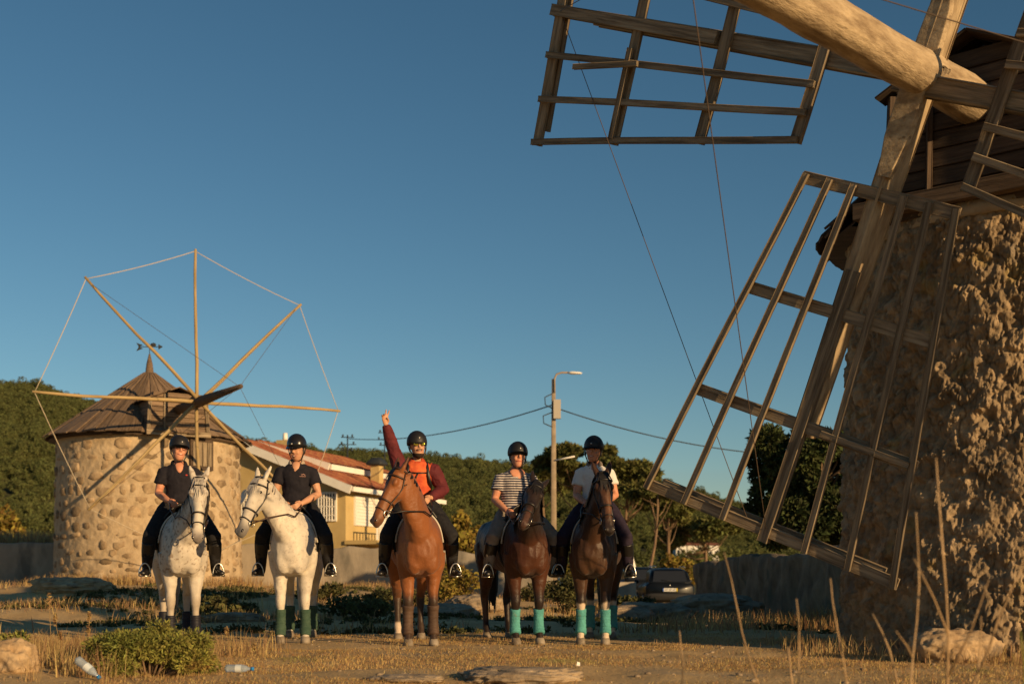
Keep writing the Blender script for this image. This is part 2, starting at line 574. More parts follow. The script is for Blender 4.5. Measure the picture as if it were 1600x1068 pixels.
wm.vertices.add(len(tx)); wm.vertices.foreach_set('co', np.stack([tx, td, tz + th_ * 0.75], 1).astype(np.float32).ravel())
wa = wm.attributes.new('size', 'FLOAT', 'POINT'); wa.data.foreach_set('value', th_.astype(np.float32))
wood = link(bpy.data.objects.new('hillside_wood', wm))
ng = bpy.data.node_groups.new('scatter_crowns', 'GeometryNodeTree')
ng.interface.new_socket('Geometry', in_out='INPUT', socket_type='NodeSocketGeometry')
ng.interface.new_socket('Geometry', in_out='OUTPUT', socket_type='NodeSocketGeometry')
gi, go_ = ng.nodes.new('NodeGroupInput'), ng.nodes.new('NodeGroupOutput')
ip = ng.nodes.new('GeometryNodeInstanceOnPoints')
ci = ng.nodes.new('GeometryNodeCollectionInfo'); ci.inputs['Collection'].default_value = tree_set
ci.inputs['Separate Children'].default_value = True; ci.inputs['Reset Children'].default_value = True
na = ng.nodes.new('GeometryNodeInputNamedAttribute'); na.data_type = 'FLOAT'; na.inputs['Name'].default_value = 'size'
rv = ng.nodes.new('FunctionNodeRandomValue'); rv.data_type = 'FLOAT_VECTOR'; rv.inputs[0].default_value = (0, 0, 0); rv.inputs[1].default_value = (0.3, 0.3, 6.28)
ng.links.new(gi.outputs[0], ip.inputs['Points']); ng.links.new(ci.outputs[0], ip.inputs['Instance'])
ip.inputs['Pick Instance'].default_value = True
ng.links.new(na.outputs[0], ip.inputs['Scale']); ng.links.new(rv.outputs[0], ip.inputs['Rotation'])
ng.links.new(ip.outputs[0], go_.inputs[0])
wood.modifiers.new('scatter', 'NODES').node_group = ng
wood['kind'] = 'stuff'
tag(wood, 'dark green wood covering the whole far hillside', 'wood')

# ------------------------------------------------------------------ masonry walls
def masonry_wall(name, p0, p1, h0, h1, th, label, cell=0.14, seed=1, m=M_conc, rough=0.04):
    p0, p1 = Vector(p0), Vector(p1)
    d = (p1 - p0); d.z = 0
    L = d.length; d.normalize(); nrm = Vector((d.y, -d.x, 0))
    nu = max(8, int(L / cell)); 
    # outline across: front bottom, front top, back top, back bottom
    nv = 10
    u = np.linspace(0, L, nu)
    base = np.array([g1(p0.x + d.x * q, p0.y + d.y * q) for q in u])
    hh = np.interp(u, [0, L], [h0, h1])
    rows = []
    for k in range(nv):
        rows.append((k / (nv - 1), 1)); 
    prof = [(1.0, -0.25)] + [(1.0, t) for t in np.linspace(0.05, 0.97, nv)] + [(0.75, 1.0), (-0.75, 1.0)] + [(-1.0, t) for t in np.linspace(0.97, -0.2, 4)]
    V = []
    for (o, t) in prof:
        x = p0.x + d.x * u + nrm.x * th / 2 * o; y = p0.y + d.y * u + nrm.y * th / 2 * o
        z = base + hh * t
        V.append(np.stack([x, y, z], 1))
    V = np.array(V)
    flat = V.reshape(-1, 3)
    nn = fbm(flat * 2.1, 4, seed) * rough
    top = vnoise(np.stack([u * 0.8, u * 0, u * 0], 1), seed + 4) * 0.06 + vnoise(np.stack([u * 2.7, u * 0, u * 0], 1), seed + 8) * 0.035
    flat[:, 0] += nn * nrm.x; flat[:, 1] += nn * nrm.y
    V = flat.reshape(V.shape)
    for k, (o, t) in enumerate(prof):
        if t > 0.9:
            V[k, :, 2] += top
    ii = np.arange(V.shape[0] * nu).reshape(V.shape[0], nu)
    f = np.stack([ii[:-1, :-1], ii[:-1, 1:], ii[1:, 1:], ii[1:, :-1]], -1).reshape(-1, 4)
    org = np.array([p0.x, p0.y, base[0]])
    o = thing(name, tuple(org), label, 'wall')
    np_obj('wall_body', V.reshape(-1, 3) - org, f, m, o, True)
    for e in (0, nu - 1):                       # closed ends
        mb = MB(); mb.add([Vector(q - org) for q in V[:, e]], [tuple(range(V.shape[0]))]); mb.build('wall_end', m, o, False)
    return o

masonry_wall('garden_wall', (-9.0, 40, 0), (1.3, 39, 0), 1.35, 1.25, 0.3, 'long weathered garden wall between the stone mill and the dark shrubs behind the horses', seed=2)
masonry_wall('garden_wall', (-26.0, 41, 0), (-14.2, 41.5, 0), 1.45, 1.5, 0.3, 'shaded grey wall at the far left edge beside the round mill', seed=5)
masonry_wall('boundary_wall', (5.95, 38.5, 0), (5.75, 17.6, 0), 1.55, 1.30, 0.35, 'tall dark wall running from the parked car to the near mill', seed=8, rough=0.13, cell=0.09,
             m=mat('dark_wall', (0.085, 0.065, 0.045), (0.26, 0.195, 0.125), 1.6, 0.95, 0.9, 10, lo=0.3, hi=0.7, spots=(1.2, 0.58, (0.085, 0.085, 0.06))))  # darker brown than the other walls, with random darker blotches
masonry_wall('low_wall', (3.25, 40, 0), (4.05, 40.3, 0), 0.95, 0.95, 0.3, 'short low stone wall stub left of the parked black car', seed=12)
# ------------------------------------------------------------------ windmills
def roof_planks(root, c, r_e, z_e, r_a, z_a, n, m, name='roof', gap=None):
    """conical roof of radial planks round c (thing coordinates); one object each"""
    r0 = MB()
    if gap is None:
        r0.loft([((c[0], c[1], z_e - 0.05), (1, 0, 0), (0, 1, 0), r_e * 0.965, r_e * 0.965), ((c[0], c[1], z_a - 0.07), (1, 0, 0), (0, 1, 0), r_a * 0.7, r_a * 0.7)], 48)
    else:                                     # left open where the cap front stands
        g0, g1_ = gap
        aa = [g0 + g1_ + (2 * math.pi - 2 * g1_) * i / 47 for i in range(48)]
        lo_ = [Vector((math.cos(q) * r_e * .965, math.sin(q) * r_e * .965, z_e - .05)) for q in aa]; hi_ = [Vector((math.cos(q) * r_a * .7, math.sin(q) * r_a * .7, z_a - .07)) for q in aa]
        r0.add(lo_ + hi_ + [Vector((0, 0, z_e - .05))], [(i, i + 1, 49 + i, 48 + i) for i in range(47)] + [(i + 1, i, 96) for i in range(47)])
    roof = r0.build(name, M_darkwood, root)
    for i in range(n):
        a = 2 * math.pi * i / n
        if gap is not None and math.cos(a - gap[0]) > math.cos(gap[1]):
            continue
        L0, L1 = r_e * rnd.uniform(0.985, 1.02), r_a
        w0, w1 = 2 * math.pi * r_e / n * 0.53, 2 * math.pi * max(r_a, 0.12) / n * 0.62
        dirv = Vector((math.cos(a), math.sin(a), 0)); tan = Vector((-math.sin(a), math.cos(a), 0))
        lo = Vector(c) * 1.0; lo.z = 0
        p0 = lo + dirv * L0 + Vector((0, 0, z_e)); p1 = lo + dirv * L1 + Vector((0, 0, z_a))
        d, lat, u = frame_from(p1 - p0, (0, 0, 1))
        lift = 0.028 if i % 2 else 0.002
        ln = (p1 - p0).length
        vs = []
        for t, w in ((0, w0), (1, w1)):
            for (s, q) in ((-1, 0), (1, 0), (1, 0.028), (-1, 0.028)):
                vs.append((t * ln, s * w, q + lift))
        fs = [(0, 1, 2, 3), (7, 6, 5, 4), (0, 4, 5, 1), (1, 5, 6, 2), (2, 6, 7, 3), (3, 7, 4, 0)]
        me = bpy.data.meshes.new('roof_plank'); me.from_pydata(vs, [], fs); me.materials.append(m)
        o = link(bpy.data.objects.new('roof_plank', me), roof)
        MM = Matrix((d, lat, u)).transposed().to_4x4(); MM.translation = p0
        o.matrix_basis = MM
    return roof

def dormer(root, c, s, z0, w, h, back, t_face, m, mplank):
    """boxed cap front that the shaft comes out of. c: tower axis (thing coords), s: outward direction (horizontal)"""
    s = Vector((s.x, s.y, 0)).normalized(); p = Vector((-s.y, s.x, 0))
    up = Vector((0, 0, 1))
    fc = Vector((c[0], c[1], 0)) + s * t_face
    core = MB()
    rot = Matrix((p, s, up)).transposed()
    core.box(fc - s * (back / 2 + 0.05) + up * (z0 + h / 2 - 0.02), (2 * w - 0.1, back, h - 0.12), rot)
    body = core.build('cap_front', M_darkwood, root, False)
    nb = 8
    ph = h / nb
    for i in range(nb):                       # horizontal front planks
        z = z0 + ph * (i + 0.5)
        ww = w * (1.0 - 0.22 * max(0, (i - 4) / 4.0) ** 1.3) 
        sub(beam('front_plank', fc - p * ww + up * z + s * rnd.uniform(0.0, 0.015), fc + p * ww + up * z + s * rnd.uniform(0, 0.015), 0.035, ph * 0.93, mplank, root), body)
    for sg in (-1, 1):                        # side planks run back to the roof
        for i in range(5):
            z = z0 + h / 5 * (i + 0.5)
            ww = w * (1.0 - 0.16 * max(0, (i - 2) / 2.0) ** 1.3)
            a = fc + p * (sg * ww) + up * z
            sub(beam('side_plank', a + s * 0.02, a - s * back, 0.035, h / 5 * 0.94, mplank, root), body)
    # sill beam and corner posts
    sub(beam('sill_beam', fc - p * (w + 0.10) + up * (z0 - 0.05) + s * 0.06, fc + p * (w + 0.10) + up * (z0 - 0.05) + s * 0.06, 0.10, 0.16, m, root), body)
    for sg in (-1, 1):
        sub(beam('corner_post', fc + p * (sg * (w + 0.03)) + up * (z0 + 0.04) + s * 0.05, fc + p * (sg * (w - 0.02)) + up * (z0 + h * 0.8) + s * 0.05, 0.09, 0.09, m, root), body)
    sub(beam('middle_post', fc + up * (z0 + 0.04) + s * 0.05 - p * 0.42, fc + up * (z0 + h * 0.95) + s * 0.05 - p * 0.40, 0.06, 0.06, m, root), body)
    # low pitched roof of boards
    ridge = z0 + h + 0.16
    for sg in (-1, 1):
        for i in range(7):
            t = i / 7.0
            o0 = 0.16 - t * (back + 0.3); o1 = 0.16 - (t + 1 / 7.0) * (back + 0.3)
            mid = (o0 + o1) / 2
            a = fc + s * mid + up * ridge
            b = fc + s * mid + p * (sg * (w + 0.13)) + up * (z0 + h * 0.80)
            sub(beam('roof_board', a + up * (0.02 * (i % 2)), b + up * (0.02 * (i % 2)), (back + 0.3) / 7 * 1.02, 0.03, mplank, root, up=up), body)
    return body

# ---- the far mill
s1 = Vector((0.539, -0.842, 0.0)).normalized()
hub1 = Vector((-8.9, 34.5, CAMH + (HZ - 628) / FPX * 34.5))
cen1 = hub1 - s1 * 4.8
b1 = Vector((cen1.x, cen1.y, g1(cen1.x, cen1.y) - 0.05))
b1.z = 0.40
mill1 = thing('windmill', b1, 'round rubble stone mill with eight bare sail poles and conical plank roof', 'windmill')
L1 = lambda p: Vector(p) - b1
RT, HT = 2.86, 4.62
# mortar body
nu, nv = 420, 120
th = np.linspace(0, 2 * math.pi, nu, endpoint=False); zz = np.linspace(-0.5, HT, nv)
TH, ZZ = np.meshgrid(th, zz)
rr = RT - 0.02 * ZZ
P = np.stack([np.cos(TH) * rr, np.sin(TH) * rr, ZZ], -1).reshape(-1, 3)
dsp = fbm(P * 1.6, 4, 21) * 0.03 + fbm(P * 6.0, 4, 22, .65) * 0.035
rad = rr.ravel() + dsp
P[:, 0] = np.cos(TH.ravel()) * rad; P[:, 1] = np.sin(TH.ravel()) * rad
ii = np.arange(nu * nv).reshape(nv, nu)
f = np.stack([ii[:-1], np.roll(ii, -1, 1)[:-1], np.roll(ii, -1, 1)[1:], ii[1:]], -1).reshape(-1, 4)
tower1 = np_obj('tower', P, f, M_mortar, mill1, True)
# rubble stones set in it, one object each, on the half that shows
toward = math.atan2(-cen1.y, -cen1.x)
row = -0.1
nst = 0
hatch_a = toward + 0.56
while row < HT - 0.15:
    hrow = rnd.uniform(0.20, 0.44)
    a = toward - R(98) + rnd.uniform(0, 0.1)
    while a < toward + R(98):
        ln = rnd.uniform(0.22, 0.70)
        da = ln / RT
        if nst < 298 and rnd.random() < 0.80:
            hw, hh = ln / 2 - rnd.uniform(0.01, 0.04), hrow / 2 - rnd.uniform(0.0, 0.03)
            ca, cz = a + da / 2, row + hrow / 2 + rnd.uniform(-0.06, 0.06)
            if abs(ca - hatch_a) < 0.20 and 3.2 < cz < 4.4:
                a += da; continue
            k = rnd.choice((5, 6, 7, 8)); ph0 = rnd.uniform(0, 6.28)
            prot = rnd.uniform(-0.008, 0.032)
            tilt = rnd.uniform(-0.03, 0.03)
            rings = []
            outl = []
            for i in range(k):
                t = ph0 + 2 * math.pi * (i + rnd.uniform(-.2, .2)) / k
                pw = 0.8
                x = math.copysign(abs(math.cos(t)) ** pw, math.cos(t)) * hw * rnd.uniform(0.68, 1.12)
                z = math.copysign(abs(math.sin(t)) ** pw, math.sin(t)) * hh * rnd.uniform(0.68, 1.12)
                outl.append((x, z))
            vs = []
            for sc_, dp in ((1.12, -0.07), (1.0, -0.012 + prot), (0.80, 0.012 + prot)):
                for (x, z) in outl:
                    ang = ca + x * sc_ / RT
                    r_ = RT - 0.02 * cz + dp + tilt * x + (rnd.uniform(-0.014, 0.014) if dp > -.05 else 0)
                    vs.append((math.cos(ang) * r_, math.sin(ang) * r_, cz + z * sc_))
            r_ = RT - 0.02 * cz + 0.014 + prot + rnd.uniform(-.006, .01)
            vs.append((math.cos(ca) * r_, math.sin(ca) * r_, cz))
            fs = []
            for j in (0, 1):
                for i in range(k):
                    fs.append((j * k + i, j * k + (i + 1) % k, (j + 1) * k + (i + 1) % k, (j + 1) * k + i))
            for i in range(k):
                fs.append((2 * k + i, 2 * k + (i + 1) % k, 3 * k))
            me = bpy.data.meshes.new('stone'); me.from_pydata(vs, [], fs); smooth(me); me.materials.append(M_stone)
            link(bpy.data.objects.new('stone', me), tower1)
            nst += 1
        a += da + 0.02
    row += hrow
roof1 = roof_planks(mill1, (0, 0, 0), 3.12, HT + 0.0, 0.16, HT + 2.18, 58, M_roofwood)
fin = MB()
fin.loft([((0, 0, HT + q), (1, 0, 0), (0, 1, 0), r_, r_) for q, r_ in ((2.0, 0.20), (2.18, 0.19), (2.24, 0.13), (2.5, 0.10), (2.82, 0.025))], 12)
fin1 = fin.build('finial', M_roofwood, mill1)
vane = MB()
zt = HT + 2.8
vane.tube([(0, 0, zt), (0, 0, zt + 0.34)], 0.012, 6)
vane.tube([(-0.36, 0.0, zt + 0.25), (0.30, 0, zt + 0.25)], 0.012, 6)
vane.add([(-0.42, -0.012, zt + 0.38), (-0.42, 0.012, zt + 0.38), (-0.20, 0, zt + 0.30), (-0.34, 0, zt + 0.25), (-0.20, 0, zt + 0.20), (-0.42, -0.012, zt + 0.12), (-0.42, 0.012, zt + 0.12)],
         [(0, 2, 3), (3, 4, 5), (1, 3, 2), (3, 6, 4), (0, 1, 2), (5, 4, 6), (0, 3, 1), (5, 6, 3)])
vane.loft([((0.28, 0, zt + 0.25), (0, 1, 0), (0, 0, 1), 0.02, 0.085), ((0.42, 0, zt + 0.25), (0, 1, 0), (0, 0, 1), 0.004, 0.004)], 8)
vane.ball((0.12, 0, zt + 0.31), (0.10, 0.02, 0.07), 8)
vane.build('weathervane', M_cable, mill1, False)
dormer(mill1, (0, 0, 0), s1, HT + 0.06, 0.86, 1.15, 1.9, 2.95, M_wood, M_roofwood)
# hatch under the cap
ha = hatch_a
hd_, ht_ = Vector((math.cos(ha), math.sin(ha), 0)), Vector((-math.sin(ha), math.cos(ha), 0))
hc = hd_ * (RT - 0.03) + Vector((0, 0, 4.08))
fr = MB()
rot = Matrix((ht_, hd_, Vector((0, 0, 1)))).transposed()
fr.box(hc - hd_ * 0.02, (0.80, 0.10, 0.95), rot)
hat = fr.build('hatch', M_darkwood, mill1, False)
for i in range(4):
    q = hc + hd_ * 0.05 + ht_ * (-0.255 + 0.17 * i)
    sub(beam('hatch_board', q - Vector((0, 0, 0.36)), q + Vector((0, 0, 0.36)), 0.15, 0.03, M_wood, mill1, up=hd_), hat)
# windshaft and poles
sh = MB()
hl = L1(hub1)
pts = [hl - s1 * 2.4, hl - s1 * 0.4, hl + s1 * 0.2, hl + s1 * 1.8, hl + s1 * 3.45]
sh.tube(pts, [0.14, 0.155, 0.15, 0.105, 0.06], 10)
sh.build('windshaft', M_darkwood, mill1)
u1 = Vector((-0.0127, -0.0114, 0.9998)); v1 = Vector((0.842, 0.5392, 0.0169))
tips = []
for k in range(8):
    a = k * math.pi / 4 + rnd.uniform(-0.012, 0.012)
    d = u1 * math.cos(a) + v1 * math.sin(a)
    Lk = 4.42 * rnd.uniform(0.98, 1.02)
    dep = (k % 4 - 1.5) * 0.10
    o = hl + s1 * dep
    nrm = d.cross(s1)
    pts = []
    for i in range(8):
        t = i / 7
        pts.append(Vector((t * (Lk + 0.15) - 0.15, math.sin(t * 3.1) * rnd.uniform(-0.02, 0.02) + 0.02 * math.sin(t * 7), 0)))
    mb = MB(); mb.tube(pts, [0.056 - 0.018 * i / 7 + rnd.uniform(-0.003, 0.003) for i in range(8)], 8)
    po = mb.build('sail_pole', M_pole, mill1)
    d_, lat, uu = frame_from(d, s1)
    MM = Matrix((d_, lat, uu)).transposed().to_4x4(); MM.translation = o
    po.matrix_basis = MM
    tips.append(o + d * Lk)
for k in range(8):
    rope('rim_rope', tips[k] - (tips[k] - hl).normalized() * 0.06, tips[(k + 1) % 8] - (tips[(k + 1) % 8] - hl).normalized() * 0.06, 0.011, M_rope, mill1, 0.05)
    if k in (1, 3, 5, 7):
        rope('stay_rope', tips[k] - (tips[k] - hl) * 0.05, hl + s1 * 3.35, 0.006, M_wire, mill1)

# ---- the near mill
def mixc0(a, b, t):
    t = np.clip(t, 0, 1)[:, None]
    return a * (1 - t) + np.array(b) * t
S2 = Vector((-0.643, -0.760, -0.095)).normalized()
hub2 = Vector((3.87, 11.41, 5.497))
A2 = Vector((-0.726, 0.566, 0.391)).normalized(); B2 = Vector((-0.244, 0.321, -0.915)).normalized()
s2h = Vector((S2.x, S2.y, 0)).normalized()
cen2 = hub2 - s2h * 3.0
b2 = Vector((cen2.x, cen2.y, 0.0))
mill2 = thing('windmill', b2, 'big near mill of rough brown rubble with lattice wooden sails at the right edge', 'windmill')
R2, H2 = 2.06, 4.62
nv = 262
t_cam = math.atan2(-cen2.y, -cen2.x)
th = np.concatenate([np.linspace(t_cam - R(95), t_cam + R(95), 780, endpoint=False), np.linspace(t_cam + R(95), t_cam + R(265), 90, endpoint=False)]); nu = len(th)
zz = np.linspace(-0.4, H2, nv)
TH, ZZ = np.meshgrid(th, zz)
rr = R2 - 0.022 * ZZ + 0.05 * np.exp(-ZZ / 0.5)
P = np.stack([np.cos(TH) * rr, np.sin(TH) * rr, ZZ], -1).reshape(-1, 3)
def cells(P, fr, seed, jit=0.9, ids=False):
    """distance to the nearest jittered point: round lumps"""
    q = P * fr
    i = np.floor(q).astype(np.int64)
    best = np.full(len(P), 9.0); bid = np.zeros(len(P))
    for dx in (-1, 0, 1):
        for dy in (-1, 0, 1):
            for dz in (-1, 0, 1):
                c = i + np.array([dx, dy, dz])
                n = (c[:, 0] * 374761393 + c[:, 1] * 668265263 + c[:, 2] * 1442695041 + seed * 7919) & 0xffffffff
                pt = []
                for k in range(3):
                    n = ((n ^ (n >> 13)) * 1274126177 + 12345 * k) & 0xffffffff
                    pt.append(((n >> 8) & 0xffff) / 65535.0)
                d = np.linalg.norm(c + 0.5 + (np.stack(pt, 1) - 0.5) * jit - q, axis=1)
                bid = np.where(d < best, ((n ^ (n >> 11)) & 0xffff) / 65535.0, bid)
                best = np.minimum(best, d)
    return (best, bid) if ids else best
warp = np.stack([fbm(P * 3, 2, 31), fbm(P * 3, 2, 32), fbm(P * 3, 2, 33)], 1) * 0.06
P0_ = P.copy()
cd, cid = cells(P + warp, 12.0, 3, ids=True)
c1 = np.clip(1 - cd, 0, 1)
cd3, cid3 = cells(P + warp * 2, 3.2, 6, ids=True)
c2 = np.clip(1 - cells(P + warp * 0.6, 28.0, 4), 0, 1)
patch = np.clip(0.65 + 0.8 * fbm(P * 0.9, 3, 36), 0.2, 1.1)       # some patches still carry smoother render
crev = np.exp(-(np.abs(fbm(P * 4.2 + warp * 3, 3, 38)) / .05) ** 2) + .8 * np.exp(-(np.abs(fbm(P * 8.5 + warp * 5, 2, 39)) / .06) ** 2)
dsp = 0.10 * fbm(P * 5.5, 5, 35, .68) + 0.026 * c1 + 0.014 * c2 - 0.038 * crev * np.clip(patch, .4, 1) + 0.06 * fbm(P * 1.6, 3, 34)
rad = rr.ravel() + dsp - 0.06
P[:, 0] = np.cos(TH.ravel()) * rad; P[:, 1] = np.sin(TH.ravel()) * rad
P[:, 2] += 0.02 * fbm(P * 7, 2, 37)
ii = np.arange(nu * nv).reshape(nv, nu)
f = np.stack([ii[:-1], np.roll(ii, -1, 1)[:-1], np.roll(ii, -1, 1)[1:], ii[1:]], -1).reshape(-1, 4)
tower2 = np_obj('tower', P, f, M_stone_big, mill2, True)
cc_ = np.array([0.36, 0.27, 0.17])[None] * (0.75 + 0.5 * cid)[:, None]
cc_ = cc_ * (0.75 + 0.5 * cid3)[:, None]
gy = sstep(.25, .6, fbm(P0_ * 1.3, 3, 44)); cc_ = mixc0(cc_, (0.25, 0.225, 0.185), gy * .6)
li = sstep(.35, .55, fbm(P0_ * 4.5, 3, 45)); cc_ = mixc0(cc_, (0.36, 0.27, 0.10), li * .5)
ca = np.concatenate([cc_, np.ones((len(cc_), 1))], 1).astype(np.float32)
tower2.data.attributes.new('coat', 'FLOAT_COLOR', 'POINT').data.foreach_set('color', ca.ravel())
roof_planks(mill2, (0, 0, 0), 2.27, H2 + 0.02, 0.15, H2 + 1.95, 52, M_darkwood, gap=(math.atan2(s2h.y, s2h.x), R(36)))
wt = MB(); wt.loft([((0, 0, H2 - .2), (1, 0, 0), (0, 1, 0), R2 - .1, R2 - .1), ((0, 0, H2 - .06), (1, 0, 0), (0, 1, 0), R2 - .12, R2 - .12)], 40); wt.build('wall_top', M_mortar, mill2)
dormer(mill2, (0, 0, 0), s2h, H2 + 0.02, 0.82, 1.50, 1.5, 1.78, M_darkwood, M_darkwood)
pv_ = Vector((-s2h.y, s2h.x, 0))
beam('wall_plate', s2h * 1.98 - pv_ * 1.15 + Vector((0, 0, H2 + .03)), s2h * 1.98 + pv_ * 1.15 + Vector((0, 0, H2 + .03)), .14, .17, M_roofwood, mill2)
H2l = hub2 - b2
# windshaft: a peeled trunk
lg = MB()
pts, rad = [], []
for i in range(30):
    t = -2.3 + 6.6 * i / 29.0
    pts.append(Vector((t, 0.012 * math.sin(t * 2.1), 0.012 * math.sin(t * 1.3 + 1)))); rad.append(0.205 - 0.008 * t + rnd.uniform(-0.003, 0.003))
lg.tube(pts, rad, 28)
P_ = np.array([tuple(v) for v in lg.v]); nz = fbm(P_ * np.array([2.2, 8, 8]), 3, 41) * 0.022 + np.clip(fbm(P_ * np.array([3.5, 4, 4]), 2, 43) - .35, 0, 1) * .06
for i, v in enumerate(lg.v):
    v.y *= 1 + nz[i] * 4; v.z *= 1 + nz[i] * 4
log2 = lg.build('windshaft', M_log, mill2)
d_, lat, uu = frame_from(S2, (0, 0, 1))
MM = Matrix((d_, lat, uu)).transposed().to_4x4(); MM.translation = H2l
log2.matrix_basis = MM
def sail(d, perp, r0, off, full_w=0.24, second=3.55, Rr=4.6, extra=0.12, start=-0.45, deep=0.17, turn=None):
    d = d.normalized()
    o = H2l + off
    n = S2
    perp = perp.normalized()
    st = beam('sail', o + d * start, o + d * second, deep, full_w, M_wood if deep < .25 else M_log, mill2, up=(perp if turn is None else turn), bev=0.015, taper=0.78)
    sub(beam('whip', o + d * (second - 1.7) + n * 0.10, o + d * (Rr + extra) + n * 0.10, 0.10, 0.135, M_wood, mill2, up=perp, taper=0.9), st)
    cant0, cant1 = -0.01, -0.11
    rungs = []
    for i in range(4):
        t = i / 3.0
        r = r0 + (Rr - r0) * t
        w = 0.80 + (1.44 - 0.80) * t
        c = cant0 + (cant1 - cant0) * t
        pp = (perp * math.cos(c) + n * math.sin(c)).normalized()
        rungs.append((o + d * r + n * 0.11, pp, w))
        q = rungs[-1][0]
        jit = n * rnd.uniform(-0.01, 0.01)
        sub(beam('rung', q - pp * (w + 0.03) + jit, q + pp * (w + 0.03) + jit, 0.055, 0.125, M_wood, mill2, up=d, warp=0.010), st)
    q, pp, w = rungs[-1]
    sub(beam('rung', q - pp * (w - 0.1) - d * 0.05 - n * 0.07, q + pp * (w - 0.15) - d * 0.05 - n * 0.07, 0.05, 0.10, M_wood, mill2, up=d), st)
    q, pp, w = rungs[2]
    sub(beam('batten', q + pp * (0.25) + n * 0.055, q + pp * (w - 0.03) + n * 0.055, 0.05, 0.07, M_wood, mill2, up=d), st)
    for sg in (-1, 1):
        for k in (1, 2, 3):
            a0, a1 = rungs[0], rungs[-1]
            u0 = a0[0] + a0[1] * (sg * a0[2] * k / 3.0) + n * 0.05
            u1_ = a1[0] + a1[1] * (sg * a1[2] * k / 3.0) + n * 0.05
            sub(beam('rail', u0 - (u1_ - u0).normalized() * 0.04, u1_ + (u1_ - u0).normalized() * 0.05, 0.045, 0.070, M_wood, mill2, up=perp, warp=0.014), st)
    return o + d * (Rr + extra), rungs
tA, rA = sail(A2, S2.cross(A2), 1.05, Vector((0, 0, 0)), 0.20, second=4.0, start=-0.2, Rr=4.48)
tB, rB = sail(B2, S2.cross(B2), 1.12, Vector((0, 0, 0)), 0.17, start=-1.2, deep=0.32, turn=-A2 * math.cos(.38) + S2 * math.sin(.38))
tC, rC = sail(-A2, S2.cross(-A2), 0.85, B2 * 0.10 + S2 * 0.06, 0.20, second=4.0, start=-0.22)
tD, rD = sail(-B2, S2.cross(-B2), 1.35, Vector((0, 0, 0)), 0.15, start=0.1, deep=0.26, turn=-A2 * math.cos(.38) + S2 * math.sin(.38))
# bulging cheek boards that clamp the main stock on the shaft
for sg in (-1, 1):
    q = S2.cross(B2).normalized()
    for e in (-1, 1):
        pass
ck = MB()
q = S2.cross(B2).normalized()
for zc in (0.0,):
    secs = []
    for t, w in ((-0.75, 0.05), (-0.55, 0.105), (-0.3, 0.12), (0.3, 0.125), (0.6, 0.12), (0.95, 0.06)):
        secs.append((H2l + B2 * t + S2 * 0.115, q, S2, w, 0.05, 0.12))
    ck.loft(secs, 20)
ckb = ck.build('clamp_board', M_log, mill2, False)
pa_ = S2.cross(A2).normalized(); pa_ = pa_ if pa_.z < 0 else -pa_
beam('loose_batten', H2l + A2 * 3.98 + pa_ * .56 + S2 * .24, H2l + A2 * 3.12 + pa_ * .40 + S2 * .24, .045, .06, M_wood, mill2, up=pa_)
shaft_tip = H2l + S2 * 4.2
rope('stay_wire', rA[-1][0], rB[-1][0] - rB[-1][1] * (0.2), 0.0045, M_wire, mill2, 0.0)
rope('stay_wire', shaft_tip, rB[-1][0] - rB[-1][1] * (-0.0), 0.0045, M_wire, mill2, 0.0)
rope('stay_wire', shaft_tip, rC[-1][0], 0.0045, M_wire, mill2, 0.0)
rope('stay_wire', shaft_tip, rA[-1][0], 0.0045, M_wire, mill2, 0.0)
# ------------------------------------------------------------------ horses (local axes: faces -Y, X to the viewer's right, fore feet over the origin)
TORSO = [  # y, zc, half width, half height
    (-0.35, 1.12, 0.07, 0.10), (-0.30, 1.11, 0.165, 0.21), (-0.19, 1.12, 0.23, 0.30), (-0.04, 1.15, 0.25, 0.36), (0.12, 1.17, 0.255, 0.385),
    (0.32, 1.18, 0.275, 0.345), (0.55, 1.165, 0.30, 0.33), (0.82, 1.175, 0.305, 0.325), (1.08, 1.215, 0.295, 0.31),
    (1.30, 1.255, 0.29, 0.29), (1.48, 1.25, 0.245, 0.25), (1.60, 1.24, 0.15, 0.17), (1.65, 1.23, 0.05, 0.06)]
def torso_at(y):
    a = np.array(TORSO)
    return [float(np.interp(y, a[:, 0], a[:, k])) for k in (1, 2, 3)]
HEADS = [  # t along the head, half width, half depth, height of the face line above the axis
    (-0.09, 0.035, 0.045, 0.02), (-0.03, 0.062, 0.080, 0.060), (0.07, 0.080, 0.105, 0.080), (0.17, 0.097, 0.122, 0.083), (0.26, 0.098, 0.130, 0.080),
    (0.36, 0.080, 0.122, 0.076), (0.48, 0.064, 0.098, 0.072), (0.62, 0.056, 0.078, 0.066), (0.76, 0.055, 0.068, 0.060), (0.87, 0.060, 0.064, 0.055),
    (0.95, 0.058, 0.056, 0.045), (1.0, 0.042, 0.040, 0.028), (1.02, 0.015, 0.015, 0.01)]

def bez(p, t):
    a, b, c, d = p
    u = 1 - t
    return a * u ** 3 + b * 3 * u * u * t + c * 3 * u * t * t + d * t ** 3

class Horse:
    pass

